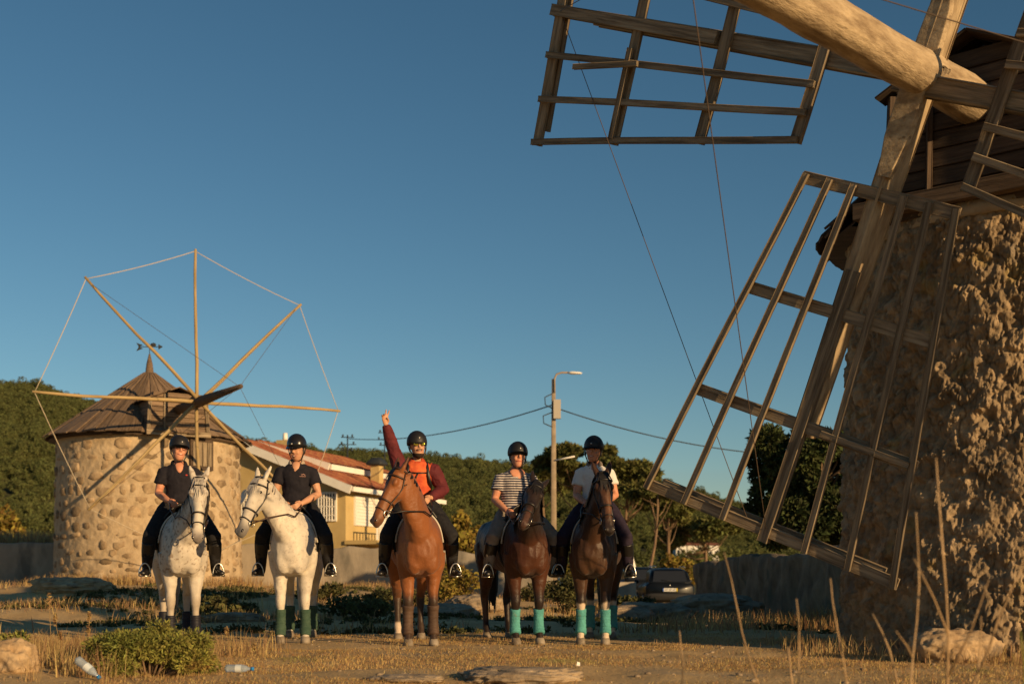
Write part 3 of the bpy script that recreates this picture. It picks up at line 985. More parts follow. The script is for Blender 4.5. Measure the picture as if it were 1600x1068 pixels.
def make_horse(loc, yaw, poll, hdir, lat, hl, label, coat, paint, mane, tackc, pad, wraps, boots=None, legs=None, mane_side=-1, bridle_c=None, scale=1.0, wrap_z=(0.42, 0.125), mane_len=1.0):
    """poll, hdir, lat given in local axes"""
    H = Horse()
    root = thing('horse', loc, label, 'horse', 'horses lined up side by side with riders', yaw)
    root.scale = (scale,) * 3
    H.root, H.loc, H.yaw, H.scale = root, Vector(loc), yaw, scale
    legs = legs or {}
    b = MB()
    X, Yv, Zv = Vector((1, 0, 0)), Vector((0, 1, 0)), Vector((0, 0, 1))
    b.loft([((0, y, z), X, Zv, w, h, 0.94) for (y, z, w, h) in TORSO], 28)
    for s in (-1, 1):
        b.ball((s * 0.135, -0.05, 1.10), (0.125, 0.20, 0.26), 14)        # shoulder
        b.ball((s * 0.092, -0.225, 1.01), (0.105, 0.098, 0.19), 14); b.ball((s * 0.125, -0.02, 0.90), (0.085, 0.12, 0.15), 12)      # breast muscle
        b.ball((s * 0.15, 1.32, 1.22), (0.155, 0.27, 0.29), 14)          # quarters
        b.ball((s * 0.07, 0.10, 1.42), (0.08, 0.2, 0.12), 12)            # withers
    # fore legs
    H.leg = {}
    for s, key in ((-1, 'fl'), (1, 'fr')):
        dx, dyy = legs.get(key, (0, 0))
        def q(x, y, z):
            k = 1 - min(1, z / 1.0)
            return Vector((s * x + dx * k, y + dyy * k, z))
        pts = [q(.155, -.04, 1.08), q(.158, -.01, .92), q(.152, .0, .80), q(.148, -.01, .68), q(.145, -.02, .57), q(.145, -.03, .515), q(.145, -.025, .465), q(.145, -.01, .40), q(.146, -.005, .30), q(.147, -.005, .21), q(.147, -.015, .165), q(.148, -.045, .105), q(.148, -.06, .06)]
        rad = [.135, .118, .094, .073, .058, .061, .055, .043, .040, .043, .050, .042, .051]
        b.tube(pts, rad, 14)
        b.ball(q(.150, .03, .80), (.075, .10, .15), 10)
        H.leg[key] = (pts[5:13], pts[-1])
    for s, key in ((-1, 'hl'), (1, 'hr')):
        dx, dyy = legs.get(key, (0, 0))
        def q(x, y, z):
            k = 1 - min(1, z / 1.1)
            return Vector((s * x + dx * k, y + dyy * k, z))
        pts = [q(.15, 1.28, 1.20), q(.175, 1.24, 1.0), q(.172, 1.27, .88), q(.165, 1.36, .74), q(.155, 1.46, .62), q(.150, 1.51, .555), q(.148, 1.50, .48), q(.147, 1.48, .40), q(.147, 1.465, .30), q(.147, 1.45, .21), q(.147, 1.435, .165), q(.147, 1.395, .10), q(.147, 1.38, .06)]
        rad = [.19, .155, .118, .082, .060, .058, .052, .044, .040, .041, .048, .040, .049]
        b.tube(pts, rad, 14)
        H.leg[key] = (pts[5:13], pts[-1])
    # head frame
    hdir = Vector(hdir).normalized()
    lat = Vector(lat); lat = (lat - hdir * lat.dot(hdir)).normalized()
    dor = lat.cross(hdir).normalized()
    if dor.y > 0 and abs(dor.y) > 0.2:
        dor = -dor
    poll = Vector(poll)
    H.hdir, H.lat, H.dor, H.poll, H.hl = hdir, lat, dor, poll, hl
    def hs(t):
        a = np.array(HEADS)
        hw, hh, ln = [float(np.interp(t, a[:, 0], a[:, k])) for k in (1, 2, 3)]
        return poll + hdir * (t * hl) + dor * (ln - hh), hw, hh
    H.hs = hs
    b.loft([(hs(t)[0], lat, dor, hw, hh, 0.9) for (t, hw, hh, _) in HEADS], 22)
    for s in (-1, 1):
        b.ball(poll + hdir * (0.215 * hl) + lat * (s * 0.078) + dor * 0.035, (0.036, 0.03, 0.05), 10, (lat, dor, hdir))       # brow
        b.ball(poll + hdir * (0.30 * hl) + lat * (s * 0.055) - dor * 0.075, (0.045, 0.085, 0.10), 10, (lat, dor, hdir))       # cheek
        b.ball(poll + hdir * (0.935 * hl) + lat * (s * 0.037) + dor * 0.015, (0.032, 0.036, 0.045), 10, (lat, dor, hdir))     # nostril wing
        ed = (-hdir * 0.92 + lat * (s * 0.30) + dor * 0.12).normalized()
        e0 = poll + lat * (s * 0.052) + dor * 0.015 - hdir * 0.005
        el = lat * 0.9 + dor * (0.25 * s); el = (el - ed * el.dot(ed)).normalized(); eu = ed.cross(el)
        b.loft([(e0 + ed * (L_ * 0.185), el, eu, w_, d_) for (L_, w_, d_) in ((-0.1, .030, .026), (0.2, .036, .024), (0.5, .036, .020), (0.78, .024, .015), (1.0, .008, .010))], 10)
    b.ball(poll + hdir * (0.97 * hl) - dor * 0.035, (0.036, 0.03, 0.04), 10, (lat, dor, hdir))                                 # chin
    # neck
    end = poll + hdir * (0.06 * hl) - dor * 0.055
    dv = end - Vector((0, -0.10, 1.22))
    P0 = Vector((0, -0.02, 1.20)); P3 = end
    P1 = P0 + Vector((0, -0.18, 0.22)) + Vector((dv.x * 0.10, 0, 0))
    P2 = end - dor * 0.17 + Vector((0, 0.0, -0.16))
    NK = (P0, P1, P2, P3)
    H.NK = NK
    def neck(t):
        p = bez(NK, t); d = (bez(NK, min(1, t + 0.02)) - bez(NK, max(0, t - 0.02))).normalized()
        la = X.lerp(lat, t ** 1.5); la = (la - d * la.dot(d)).normalized()
        cr = la.cross(d).normalized()
        if cr.dot(Vector((0, 0.7, 0.7)) * (1 - t) - dor * t) < 0:
            cr = -cr
        hw = float(np.interp(t, [0, .25, .5, .75, 1], [.200, .168, .130, .106, .086])); hh = float(np.interp(t, [0, .25, .5, .75, 1], [.33, .27, .215, .175, .135]))
        return p, la, cr, hw, hh
    H.neck = neck
    b.loft([neck(i / 12.0) for i in range(13)], 22)
    me = remesh(b, 0.0115, 8, 'horse_body')
    # muscle relief under the skin
    n = len(me.vertices)
    v = np.empty(n * 3, np.float32); me.vertices.foreach_get('co', v); v = v.reshape(-1, 3).astype(float)
    q_ = np.empty(n * 3, np.float32); me.vertices.foreach_get('normal', q_); q_ = q_.reshape(-1, 3)
    rel = (1 - 2.2 * np.abs(fbm(v * np.array([9, 6, 3.6]) + len(horses) * 7.1, 2, 55))) * .0075 * sstep(.45, .7, v[:, 2])
    rel = rel + fbm(v * 26, 2, 56) * .0022
    me.vertices.foreach_set('co', (v + q_ * rel[:, None]).astype(np.float32).ravel()); me.update()
    # coat
    n = len(me.vertices)
    v = np.empty(n * 3, np.float32); me.vertices.foreach_get('co', v); v = v.reshape(-1, 3).astype(float)
    hp = v - np.array(poll)
    ht = hp @ np.array(hdir) / hl
    hd_ = hp @ np.array(dor); hla = np.abs(hp @ np.array(lat))
    ishead = (ht > -0.32) & (ht < 1.1) & (hla < 0.2) & (np.abs(hd_) < 0.22) & (v[:, 1] < -0.1) & (v[:, 2] > 1.0)
    c = paint(v, ht, hd_, hla, ishead)
    ca = np.concatenate([np.clip(c, 0, 1), np.ones((n, 1))], 1).astype(np.float32)
    at_ = me.attributes.new('coat', 'FLOAT_COLOR', 'POINT'); at_.data.foreach_set('color', ca.ravel())
    me_obj('body', me, coat, root)
    # hooves
    for key, (cn, ft) in H.leg.items():
        hb = MB()
        hb.loft([(ft + Vector((0, 0.012, 0.025)), X, Yv, .047, .049), (ft + Vector((0, -0.005, -0.02)), X, Yv, .056, .060), (Vector((ft.x, ft.y - 0.012, 0.0)), X, Yv, .064, .070)], 16)
        hb.build('hoof', H_hoof, root, True)
    # eyes, nostrils
    for s in (-1, 1):
        e = MB(); e.ball(poll + hdir * (0.225 * hl) + lat * (s * 0.092) + dor * 0.028, (0.016, 0.022, 0.024), 10, (lat, dor, hdir)); e.build('eye', H_eye, root)
        e = MB(); e.ball(poll + hdir * (0.945 * hl) + lat * (s * 0.050) + dor * 0.030, (0.017, 0.016, 0.026), 10, (lat, dor, hdir)); e.build('nostril', H_eye, root)
    # mane and forelock: strips of hair
    mv = MB()
    ns = 210
    for i in range(ns):
        t = 0.16 + 0.84 * (i + rnd.random()) / ns
        p, la, cr, hw, hh = neck(t)
        for sd in ((mane_side,) if rnd.random() < 0.82 else (-mane_side,)):
            L_ = rnd.uniform(0.16, 0.27) * (1.0 if t > 0.3 else 0.7) * mane_len
            r0 = p + cr * (hh * 0.97) + la * rnd.uniform(-0.02, 0.02)
            dn = Vector((0, 0, -1)); dn = dn
            k = 5
            prev = []
            tw = rnd.uniform(-0.3, 0.3)
            ax_ = (bez(NK, min(1, t + 0.02)) - bez(NK, max(0, t - 0.02))).normalized()
            for j in range(k):
                f_ = j / (k - 1)
                ang = f_ * min(1.7, L_ / max(0.08, hw))
                pos = p + cr * (hh * 1.02 * math.cos(ang)) + la * (sd * (hw + 0.022) * math.sin(ang) * 1.05) + ax_ * (tw * f_ * L_) + Vector((0, 0, -0.04 * f_))
                wdt = 0.026 * (1 - 0.75 * f_)
                prev.append((pos, ax_ * wdt))
            for j in range(k - 1):
                (a, wa), (c_, wc) = prev[j], prev[j + 1]
                mv.add([a - wa, a + wa, c_ + wc, c_ - wc], [(0, 1, 2, 3)])
    for i in range(26):
        s0 = rnd.uniform(-0.04, 0.04)
        L_ = rnd.uniform(0.14, 0.27)
        prev = []
        dr = rnd.uniform(-0.06, 0.06)
        for j in range(5):
            f_ = j / 4
            t = -0.04 + f_ * L_ / hl
            cc, hw, hh = hs(t)
            pos = cc + dor * (hh + 0.012) + lat * (s0 + dr * f_)
            prev.append((pos, lat * (0.011 * (1 - 0.8 * f_))))
        for j in range(4):
            (a, wa), (c_, wc) = prev[j], prev[j + 1]
            mv.add([a - wa, a + wa, c_ + wc, c_ - wc], [(0, 1, 2, 3)])
    me = mv.mesh('mane', True, False); me_obj('mane', me, mane, root)
    # tail
    tl = MB()
    tl.tube([(0, 1.60, 1.40), (0, 1.70, 1.36), (0, 1.74, 1.15), (0.01, 1.72, .85), (0.015, 1.69, .6), (0.0, 1.66, .42)], [.04, .055, .075, .085, .06, .012], 10)
    for i in range(40):
        a = rnd.uniform(0, 6.28); r_ = 0.075
        x0, y0 = math.cos(a) * r_, 1.72 + math.sin(a) * r_
        w_ = Vector((-math.sin(a) * 0.012, math.cos(a) * 0.012, 0))
        z0, z1 = rnd.uniform(.9, 1.25), rnd.uniform(.32, .55)
        p0, p1, p2 = Vector((x0, y0, z0)), Vector((x0 * 1.05, y0, (z0 + z1) / 2)), Vector((x0 * .6, y0 - 0.04, z1))
        tl.add([p0 - w_, p0 + w_, p1 + w_, p1 - w_], [(0, 1, 2, 3)]); tl.add([p1 - w_, p1 + w_, p2 + w_ * .3, p2 - w_ * .3], [(0, 1, 2, 3)])
    tl.build('tail', mane, root)
    # leg wraps
    for key in wraps:
        pts = H.leg[key][0]
        mb = MB()
        P_ = [Vector(p) for p in pts]
        fine, rad = [], []
        z0, z1 = wrap_z
        for i in range(26):
            z = z0 + (z1 - z0) * i / 25
            for a, c_ in zip(P_[:-1], P_[1:]):
                if c_.z - 0.006 <= z <= a.z:
                    t = (a.z - z) / (a.z - c_.z); fine.append(a.lerp(c_, t)); break
            base = float(np.interp(z, [.07, .105, .165, .21, .30, .40, .48, .52], [.052, .048, .055, .048, .046, .049, .060, .063])) if key[0] == 'f' else float(np.interp(z, [.07, .105, .165, .21, .30, .40, .48, .52], [.052, .048, .055, .048, .047, .052, .059, .062]))
            rad.append(base + 0.010 + 0.006 * ((i * .29) % 1.0) + rnd.uniform(0, 0.002))
        mb.tube(fine, rad, 18)
        mb.build('leg_wrap', wraps[key], root)
    # bridle
    bc = bridle_c or M_black
    br = MB()
    def ring(t, off, a0=0, a1=2 * math.pi, n=22, tilt=0.0):
        pts = []
        for i in range(n):
            a = a0 + (a1 - a0) * i / (n - 1 if a1 - a0 < 6.2 else n)
            c0, hw, hh = hs(t + tilt * math.sin(a))
            pts.append(c0 + lat * ((hw + off) * math.copysign(abs(math.cos(a)) ** .9, math.cos(a))) + dor * ((hh + off) * math.copysign(abs(math.sin(a)) ** .9, math.sin(a))))
        return pts
    br.tube(ring(0.56, 0.010), 0.011, 6, closed=True)
    br.tube(ring(0.74, 0.008, tilt=-0.02), 0.007, 6, closed=True)
    br.tube(ring(0.10, 0.014, R(-10), R(190), 18, tilt=0.02), 0.010, 6)
    br.tube(ring(-0.03, 0.014, R(-20), R(200), 18), 0.011, 6)
    br.tube(ring(0.22, 0.010, R(190), R(350), 14, tilt=0.16), 0.007, 6)
    for s in (-1, 1):
        pts = []
        for t in (0.0, 0.12, 0.25, 0.4, 0.56, 0.74):
            c0, hw, hh = hs(t); pts.append(c0 + lat * (s * (hw + 0.012)) - dor * (0.012 + 0.02 * t))
        br.tube(pts, 0.009, 6)
    br.build('bridle', bc, root)
    H.bit = {}
    for s in (-1, 1):
        c0, hw, hh = hs(0.76)
        p = c0 + lat * (s * (hw + 0.018)) - dor * 0.035
        H.bit[s] = p
        mb = MB(); mb.tube([p + hdir * (0.036 * math.cos(a)) + dor * (0.036 * math.sin(a)) for a in np.linspace(0, 6.283, 17)[:-1]], 0.006, 6, closed=True)
        mb.build('bit_ring', M_steel, root)
    # saddle pad, saddle, girth
    def shell(ys, half, off, th, lift=None, n=22):
        mb = MB()
        vs = []
        for y in ys:
            zc, hw, hh = torso_at(y)
            for lay in (0, 1):
                for i in range(n):
                    a = -half(y) + 2 * half(y) * i / (n - 1)
                    o = off + th * lay + (lift(y, a) if lift else 0)
                    vs.append((math.sin(a) * (hw + o), y, zc + math.cos(a) * (hh + o)))
        m = len(ys); fs = []
        for j in range(m - 1):
            for i in range(n - 1):
                for lay in (0, 1):
                    a0 = (j * 2 + lay) * n + i; c0 = ((j + 1) * 2 + lay) * n + i
                    fs.append((a0, a0 + 1, c0 + 1, c0))
            for i in (0, n - 1):
                fs.append((j * 2 * n + i, (j * 2 + 1) * n + i, ((j + 1) * 2 + 1) * n + i, (j + 1) * 2 * n + i))
        for j in (0, m - 1):
            for i in range(n - 1):
                fs.append((j * 2 * n + i, j * 2 * n + i + 1, (j * 2 + 1) * n + i + 1, (j * 2 + 1) * n + i))
        mb.add(vs, fs)
        return mb
    pd = shell(list(np.linspace(0.14, 0.80, 10)), lambda y: R(86), 0.012, 0.016)
    pdo = pd.build('saddle_pad', pad, root)
    # piping along the front edge of the pad
    zc, hw, hh = torso_at(0.14)
    ed = MB(); ed.tube([(math.sin(a) * (hw + .021), 0.135, zc + math.cos(a) * (hh + .021)) for a in np.linspace(R(-86), R(86), 30)], 0.011, 6)
    sub_ = ed.build('pad_edge', H_padedge, pdo)
    def lift(y, a):
        seat = 0.085 * math.exp(-((y - 0.20) / 0.07) ** 2) + 0.10 * math.exp(-((y - 0.68) / 0.08) ** 2)
        return seat * math.exp(-(a / 0.45) ** 2)
    sd = shell(list(np.linspace(0.19, 0.72, 14)), lambda y: R(98) if y < 0.52 else R(98) - (y - 0.52) / 0.2 * R(60), 0.032, 0.030, lift, 26)
    sdo = sd.build('saddle', tackc, root)
    gr = MB()
    zc, hw, hh = torso_at(0.26)
    gr.tube([(math.cos(a) * (hw + 0.014), 0.26, zc + math.sin(a) * (hh + 0.014)) for a in np.linspace(0, 6.283, 41)[:-1]], 0.012, 6, closed=True, flat=2.6, up=(0, 1, 0))
    gr.build('girth', tackc, root)
    H.saddle = sdo
    return H

H_hoof = mat('hoof_horn', (0.13, 0.10, 0.07), (0.30, 0.25, 0.19), 8, 0.6)
H_eye = mat('dark_wet_eye', (0.008, 0.006, 0.005), rough=0.15, spec=0.6)
H_padedge = mat('pale_piping', (0.55, 0.50, 0.42), rough=0.8)
M_bay = mat('bay_coat', (0.92, 0.90, 0.88), (1.05, 1.03, 1.0), 9, 0.50, 0.25, 45, attr='coat', spec=0.35, sheen=0.15)
M_dark = mat('dark_bay_coat', (0.90, 0.88, 0.85), (1.1, 1.05, 1.0), 7, 0.46, 0.25, 45, attr='coat', spec=0.32, sheen=0.1)
M_grey = mat('grey_coat', (0.88, 0.87, 0.86), (1.03, 1.02, 1.0), 12, 0.6, 0.15, 60, attr='coat', spec=0.3, sheen=0.2)
M_hairblack = mat('black_hair', (0.010, 0.008, 0.007), rough=0.5, spec=0.4, island=0.3)
M_hairgrey = mat('grey_hair', (0.34, 0.31, 0.27), rough=0.6, island=0.35)
M_hairwhite = mat('white_hair', (0.52, 0.47, 0.40), rough=0.6, island=0.3)
M_turq = mat('turquoise_bandage', (0.065, 0.25, 0.24), (0.10, 0.35, 0.33), 14, 0.95, 0.5, 40, spots=(9, 0.66, (0.14, 0.24, 0.20)))
M_greenwrap = mat('dark_green_bandage', (0.030, 0.065, 0.045), (0.055, 0.095, 0.065), 14, 0.9, 0.3, 50)
M_navyboot = mat('navy_leg_boot', (0.012, 0.012, 0.020), rough=0.6)
M_brownboot = mat('brown_leg_boot', (0.055, 0.032, 0.022), (0.10, 0.06, 0.04), 10, 0.7)
M_padblack = mat('black_pad', (0.015, 0.015, 0.017), rough=0.9)
M_padwhite = mat('white_pad', (0.60, 0.57, 0.52), rough=0.9)

def mixc(a, b, t):
    t = np.clip(t, 0, 1)[:, None]
    return a * (1 - t) + np.array(b) * t
def paint_grey(v, ht, hd, hla, ish):
    c = np.tile(np.array([0.54, 0.485, 0.41]), (len(v), 1))
    n = fbm(v * 34, 2, 51); big = fbm(v * 5, 2, 52)
    fl = sstep(0.18, 0.42, n + 0.35 * big) * sstep(0.95, 1.05, v[:, 2] + 0.2)        # fleabitten freckles
    c = mixc(c, (0.21, 0.15, 0.105), fl * 0.75)
    c = mixc(c, (0.60, 0.55, 0.48), sstep(0.1, 0.5, big) * 0.5)
    leg = sstep(0.62, 0.50, v[:, 2])
    c = mixc(c, (0.33, 0.27, 0.21), leg * 0.6)
    mz = sstep(0.80, 0.97, ht) * ish
    c = mixc(c, (0.15, 0.125, 0.115), mz * 0.85)
    c = mixc(c, (0.16, 0.14, 0.13), ish * sstep(0.035, 0.0, np.abs(ht - 0.23) * 0.6 + np.abs(hla - 0.09)) * 0.8)
    c = mixc(c, (0.60, 0.55, 0.47), ish * sstep(0.06, 0.02, hla) * sstep(0.02, 0.06, hd) * sstep(0.2, 0.4, ht) * sstep(.95, .75, ht) * 0.6)
    return c
def paint_white(v, ht, hd, hla, ish):
    c = np.tile(np.array([0.64, 0.58, 0.49]), (len(v), 1))
    big = fbm(v * 4, 3, 61)
    c = mixc(c, (0.42, 0.385, 0.34), sstep(0.05, 0.5, big) * 0.6)
    fl = sstep(0.30, 0.5, fbm(v * 42, 2, 62)) * 0.35
    c = mixc(c, (0.26, 0.21, 0.17), fl)
    mz = sstep(0.70, 0.93, ht) * ish
    c = mixc(c, (0.075, 0.068, 0.065), mz * 0.9)
    c = mixc(c, (0.25, 0.23, 0.215), ish * sstep(0.25, 0.60, ht) * 0.45)
    c = mixc(c, (0.16, 0.15, 0.14), ish * sstep(0.035, 0.0, np.abs(ht - 0.23) * 0.6 + np.abs(hla - 0.09)) * 0.8)
    c = mixc(c, (0.50, 0.45, 0.38), sstep(0.18, 0.10, v[:, 2]))
    return c
def paint_bay(v, ht, hd, hla, ish):
    c = np.tile(np.array([0.235, 0.080, 0.023]), (len(v), 1))
    c = mixc(c, (0.18, 0.06, 0.017), sstep(0.0, 0.5, fbm(v * 3, 2, 71)) * 0.6)
    leg = sstep(0.66, 0.50, v[:, 2] + 0.05 * fbm(v * 8, 2, 72))
    c = mixc(c, (0.030, 0.018, 0.012), leg * 0.96)
    sock = (v[:, 0] < 0) & (v[:, 1] > 0.9)
    c = mixc(c, (0.55, 0.45, 0.36), sstep(0.24, 0.20, v[:, 2]) * sock)
    mz = sstep(0.78, 0.95, ht) * ish
    c = mixc(c, (0.035, 0.022, 0.017), mz * 0.95)
    c = mixc(c, (0.20, 0.075, 0.022), ish * sstep(0.3, 0.7, ht) * 0.5)
    c = mixc(c, (0.05, 0.02, 0.01), ish * sstep(-0.08, -0.16, ht) * 0.8)
    return c
def paint_darkbay(v, ht, hd, hla, ish):
    c = np.tile(np.array([0.060, 0.019, 0.007]), (len(v), 1))  # dark bay, taken darker still to stand in for shade on the horse
    c = mixc(c, (0.03, 0.011, 0.006), sstep(-0.1, 0.5, fbm(v * 3, 2, 81)) * 0.7)
    c = mixc(c, (0.012, 0.007, 0.006), sstep(1.15, 1.38, v[:, 2]) * 0.92)
    leg = sstep(0.72, 0.52, v[:, 2])
    c = mixc(c, (0.016, 0.009, 0.007), leg * 0.97)
    hindl = (v[:, 1] > 0.9) & (v[:, 0] < 0)
    c = mixc(c, (0.12, 0.05, 0.022), sstep(0.62, 0.5, v[:, 2]) * sstep(0.2, 0.3, v[:, 2]) * hindl * 0.7)
    mz = sstep(0.55, 0.75, ht) * ish * (hla < 0.03)
    c = mixc(c, (0.10, 0.045, 0.03), mz * 0.6)
    return c
def paint_sock(v, ht, hd, hla, ish):
    c = np.tile(np.array([0.050, 0.021, 0.009]), (len(v), 1))  # brown base lowered further, painting in the shade this horse stands in
    c = mixc(c, (0.045, 0.020, 0.010), sstep(-0.1, 0.5, fbm(v * 3, 2, 91)) * 0.7)
    c = mixc(c, (0.08, 0.042, 0.022), ((v[:, 2] < 1.12) & (v[:, 2] > 0.6)) * 0.25 * np.ones(len(v)))
    c = mixc(c, (0.022, 0.012, 0.009), sstep(1.2, 1.45, v[:, 2]) * (1 - ish * 0.7) * 0.8)
    leg = sstep(0.68, 0.55, v[:, 2])
    c = mixc(c, (0.018, 0.010, 0.008), leg * 0.95)
    sock = sstep(0.50, 0.47, v[:, 2] + 0.03 * fbm(v * 14, 2, 92))
    c = mixc(c, (0.56, 0.46, 0.36), sock)
    c = mixc(c, (0.014, 0.009, 0.008), sstep(0.75, 0.92, ht) * ish * 0.9)
    c = mixc(c, (0.16, 0.075, 0.04), ish * (np.abs(hla) < 0.055) * sstep(0.25, 0.5, ht) * sstep(0.8, 0.65, ht) * 0.6)
    star = np.exp(-(((ht - 0.19) / 0.06) ** 2) - (hla / 0.018) ** 2) * (hd > 0.03) * ish
    c = mixc(c, (0.55, 0.5, 0.45), sstep(0.4, 0.7, star))
    return c

def to_local(p, loc, yaw, scale=1.0):
    q = Vector(p) - Vector(loc)
    c, s = math.cos(-yaw), math.sin(-yaw)
    return Vector((q.x * c - q.y * s, q.x * s + q.y * c, q.z)) / scale
def dir_local(d, yaw):
    c, s = math.cos(-yaw), math.sin(-yaw)
    return Vector((d[0] * c - d[1] * s, d[0] * s + d[1] * c, d[2]))

horses = []
def put(front_px, d, yaw, poll_px, poll_d, hdir, lat, hl, *a, **k):
    loc = Vector(((front_px - 800) / FPX * d, d, 0)); loc.z = g1(loc.x, loc.y)
    sc_ = k.get('scale', 1.0)
    poll = to_local(at(poll_px[0], poll_px[1], poll_d), loc, R(yaw), sc_)
    horses.append(make_horse(loc, R(yaw), poll, dir_local(hdir, R(yaw)), dir_local(lat, R(yaw)), hl, *a, **k))

put(286, 14.6, 19, (311, 752), 13.95, (0.05, -0.27, -0.72), (0.965, 0.25, 0.04), 0.74,
    'flea-bitten grey horse facing the camera at the left end of the line', M_grey, paint_grey, M_hairgrey, M_black, M_padblack,
    {'fl': M_navyboot, 'fr': M_navyboot, 'hl': M_navyboot, 'hr': M_navyboot}, mane_side=1, wrap_z=(0.33, 0.085))
put(458, 14.5, 6, (408, 752), 14.0, (-0.20, -0.28, -0.66), (0.84, -0.55, 0.02), 0.70,
    'white horse with dark green bandages turning its head to the left', M_grey, paint_white, M_hairwhite, M_black, M_padblack,
    {'fl': M_greenwrap, 'fr': M_greenwrap, 'hl': M_greenwrap, 'hr': M_greenwrap}, mane_side=-1, wrap_z=(0.40, 0.09), mane_len=.5)
put(657, 14.1, 10, (624, 738), 13.55, (-0.26, -0.16, -0.58), (0.62, -0.78, 0.0), 0.66,
    'bright bay horse with one white hind foot, carrying the rider waving', M_bay, paint_bay, M_hairblack, M_black, M_padblack,
    {'fl': M_brownboot, 'fr': M_brownboot}, mane_side=-1, bridle_c=M_brownl, wrap_z=(0.47, 0.12), mane_len=.42)
put(823, 14.5, 15, (838, 760), 13.9, (-0.16, -0.50, -0.48), (0.84, -0.02, -0.54), 0.70,
    'dark bay horse with tilted head and turquoise bandages on its fore legs only', M_dark, paint_darkbay, M_hairblack, M_black, M_padblack,
    {'fl': M_turq, 'fr': M_turq}, mane_side=-1)
put(927, 14.5, -8, (941, 744), 13.95, (0.06, -0.28, -0.66), (0.98, 0.12, 0.0), 0.72,
    'dark brown horse with white socks and turquoise bandages on all four legs', M_dark, paint_sock, M_hairblack, M_black, M_padwhite,
    {'fl': M_turq, 'fr': M_turq, 'hl': M_turq, 'hr': M_turq}, mane_side=-1)
# ------------------------------------------------------------------ riders
M_skin = mat('skin', (0.50, 0.255, 0.15), (0.56, 0.30, 0.18), 18, 0.55, 0.05, 120, spec=0.35)
M_skin_red = mat('sunburnt_skin', (0.52, 0.225, 0.13), (0.58, 0.27, 0.165), 18, 0.55, 0.05, 120, spec=0.35)
M_helm = mat('black_velvet_helmet', (0.012, 0.011, 0.012), rough=0.55, spec=0.4)
M_helmshell = mat('glossy_black_helmet', (0.014, 0.013, 0.014), rough=0.25, spec=0.5)
M_silver = mat('silver_trim', (0.45, 0.42, 0.38), rough=0.4, metal=0.6)
M_navy = mat('navy_polo', (0.009, 0.008, 0.013), (0.016, 0.014, 0.020), 20, 0.9, 0.25, 26, bdist=0.01)
M_blackbre = mat('black_breeches', (0.010, 0.010, 0.012), (0.018, 0.017, 0.019), 14, 0.85, 0.3, 18, bdist=0.01)
M_purple = mat('dark_plum_breeches', (0.018, 0.012, 0.026), (0.028, 0.019, 0.038), 14, 0.85, 0.3, 18, bdist=0.01)
M_beige = mat('grey_beige_breeches', (0.20, 0.165, 0.13), (0.27, 0.225, 0.18), 14, 0.85, 0.3, 18, bdist=0.01)
M_whitepolo = mat('white_polo', (0.62, 0.60, 0.58), (0.70, 0.68, 0.66), 10, 0.85, 0.3, 18, bdist=0.01)
M_boot = mat('black_riding_boot', (0.010, 0.009, 0.009), rough=0.4, spec=0.5)
M_maroon = mat('maroon_sleeve', (0.085, 0.012, 0.016), (0.12, 0.018, 0.022), 14, 0.8, 0.3, 18, bdist=0.01)
M_orange = mat('orange_fleece', (0.42, 0.045, 0.02), (0.70, 0.15, 0.04), 7, 0.8, 0.35, 14, bdist=0.015)
M_collar = mat('beige_collar', (0.42, 0.32, 0.23), rough=0.85)
M_greycollar = mat('grey_collar', (0.20, 0.16, 0.13), rough=0.85)
M_redtrim = mat('red_trim', (0.45, 0.05, 0.04), rough=0.8)
M_pinklogo = mat('pink_print', (0.48, 0.27, 0.22), rough=0.8)
M_tooth = mat('teeth', (0.70, 0.64, 0.55), rough=0.4)
M_lip = mat('lips', (0.40, 0.12, 0.085), rough=0.5)
M_iris = mat('eye_dark', (0.03, 0.02, 0.015), rough=0.2)
M_brow = mat('brow_hair', (0.06, 0.035, 0.02), rough=0.8)
M_hairbrown = mat('brown_hair', (0.10, 0.055, 0.028), rough=0.6)
M_beard = mat('dark_beard', (0.03, 0.018, 0.012), rough=0.9)
M_lensy = mat('yellow_mirror_lens', (0.55, 0.45, 0.05), rough=0.12, metal=0.8)
M_redframe = mat('red_glasses_frame', (0.12, 0.02, 0.02), rough=0.4)
def stripes():
    m = mat('navy_white_stripes', (0.5, 0.5, 0.5), rough=0.88)
    nt = m.node_tree; N, L = nt.nodes, nt.links
    b = N['Principled BSDF']
    tc = N.new('ShaderNodeTexCoord'); sx = N.new('ShaderNodeSeparateXYZ'); L.new(tc.outputs['Object'], sx.inputs[0])
    mu = N.new('ShaderNodeMath'); mu.operation = 'MULTIPLY'; mu.inputs[1].default_value = 1 / 0.030
    L.new(sx.outputs['Z'], mu.inputs[0])
    fr = N.new('ShaderNodeMath'); fr.operation = 'FRACT'; L.new(mu.outputs[0], fr.inputs[0])
    gt = N.new('ShaderNodeMath'); gt.operation = 'GREATER_THAN'; gt.inputs[1].default_value = 0.58; L.new(fr.outputs[0], gt.inputs[0])
    mx = N.new('ShaderNodeMix'); mx.data_type = 'RGBA'
    L.new(gt.outputs[0], mx.inputs['Factor'])
    mx.inputs[6].default_value = (0.022, 0.022, 0.045, 1); mx.inputs[7].default_value = (0.55, 0.50, 0.47, 1)
    L.new(mx.outputs[2], b.inputs['Base Color'])
    return m
M_stripe = stripes()

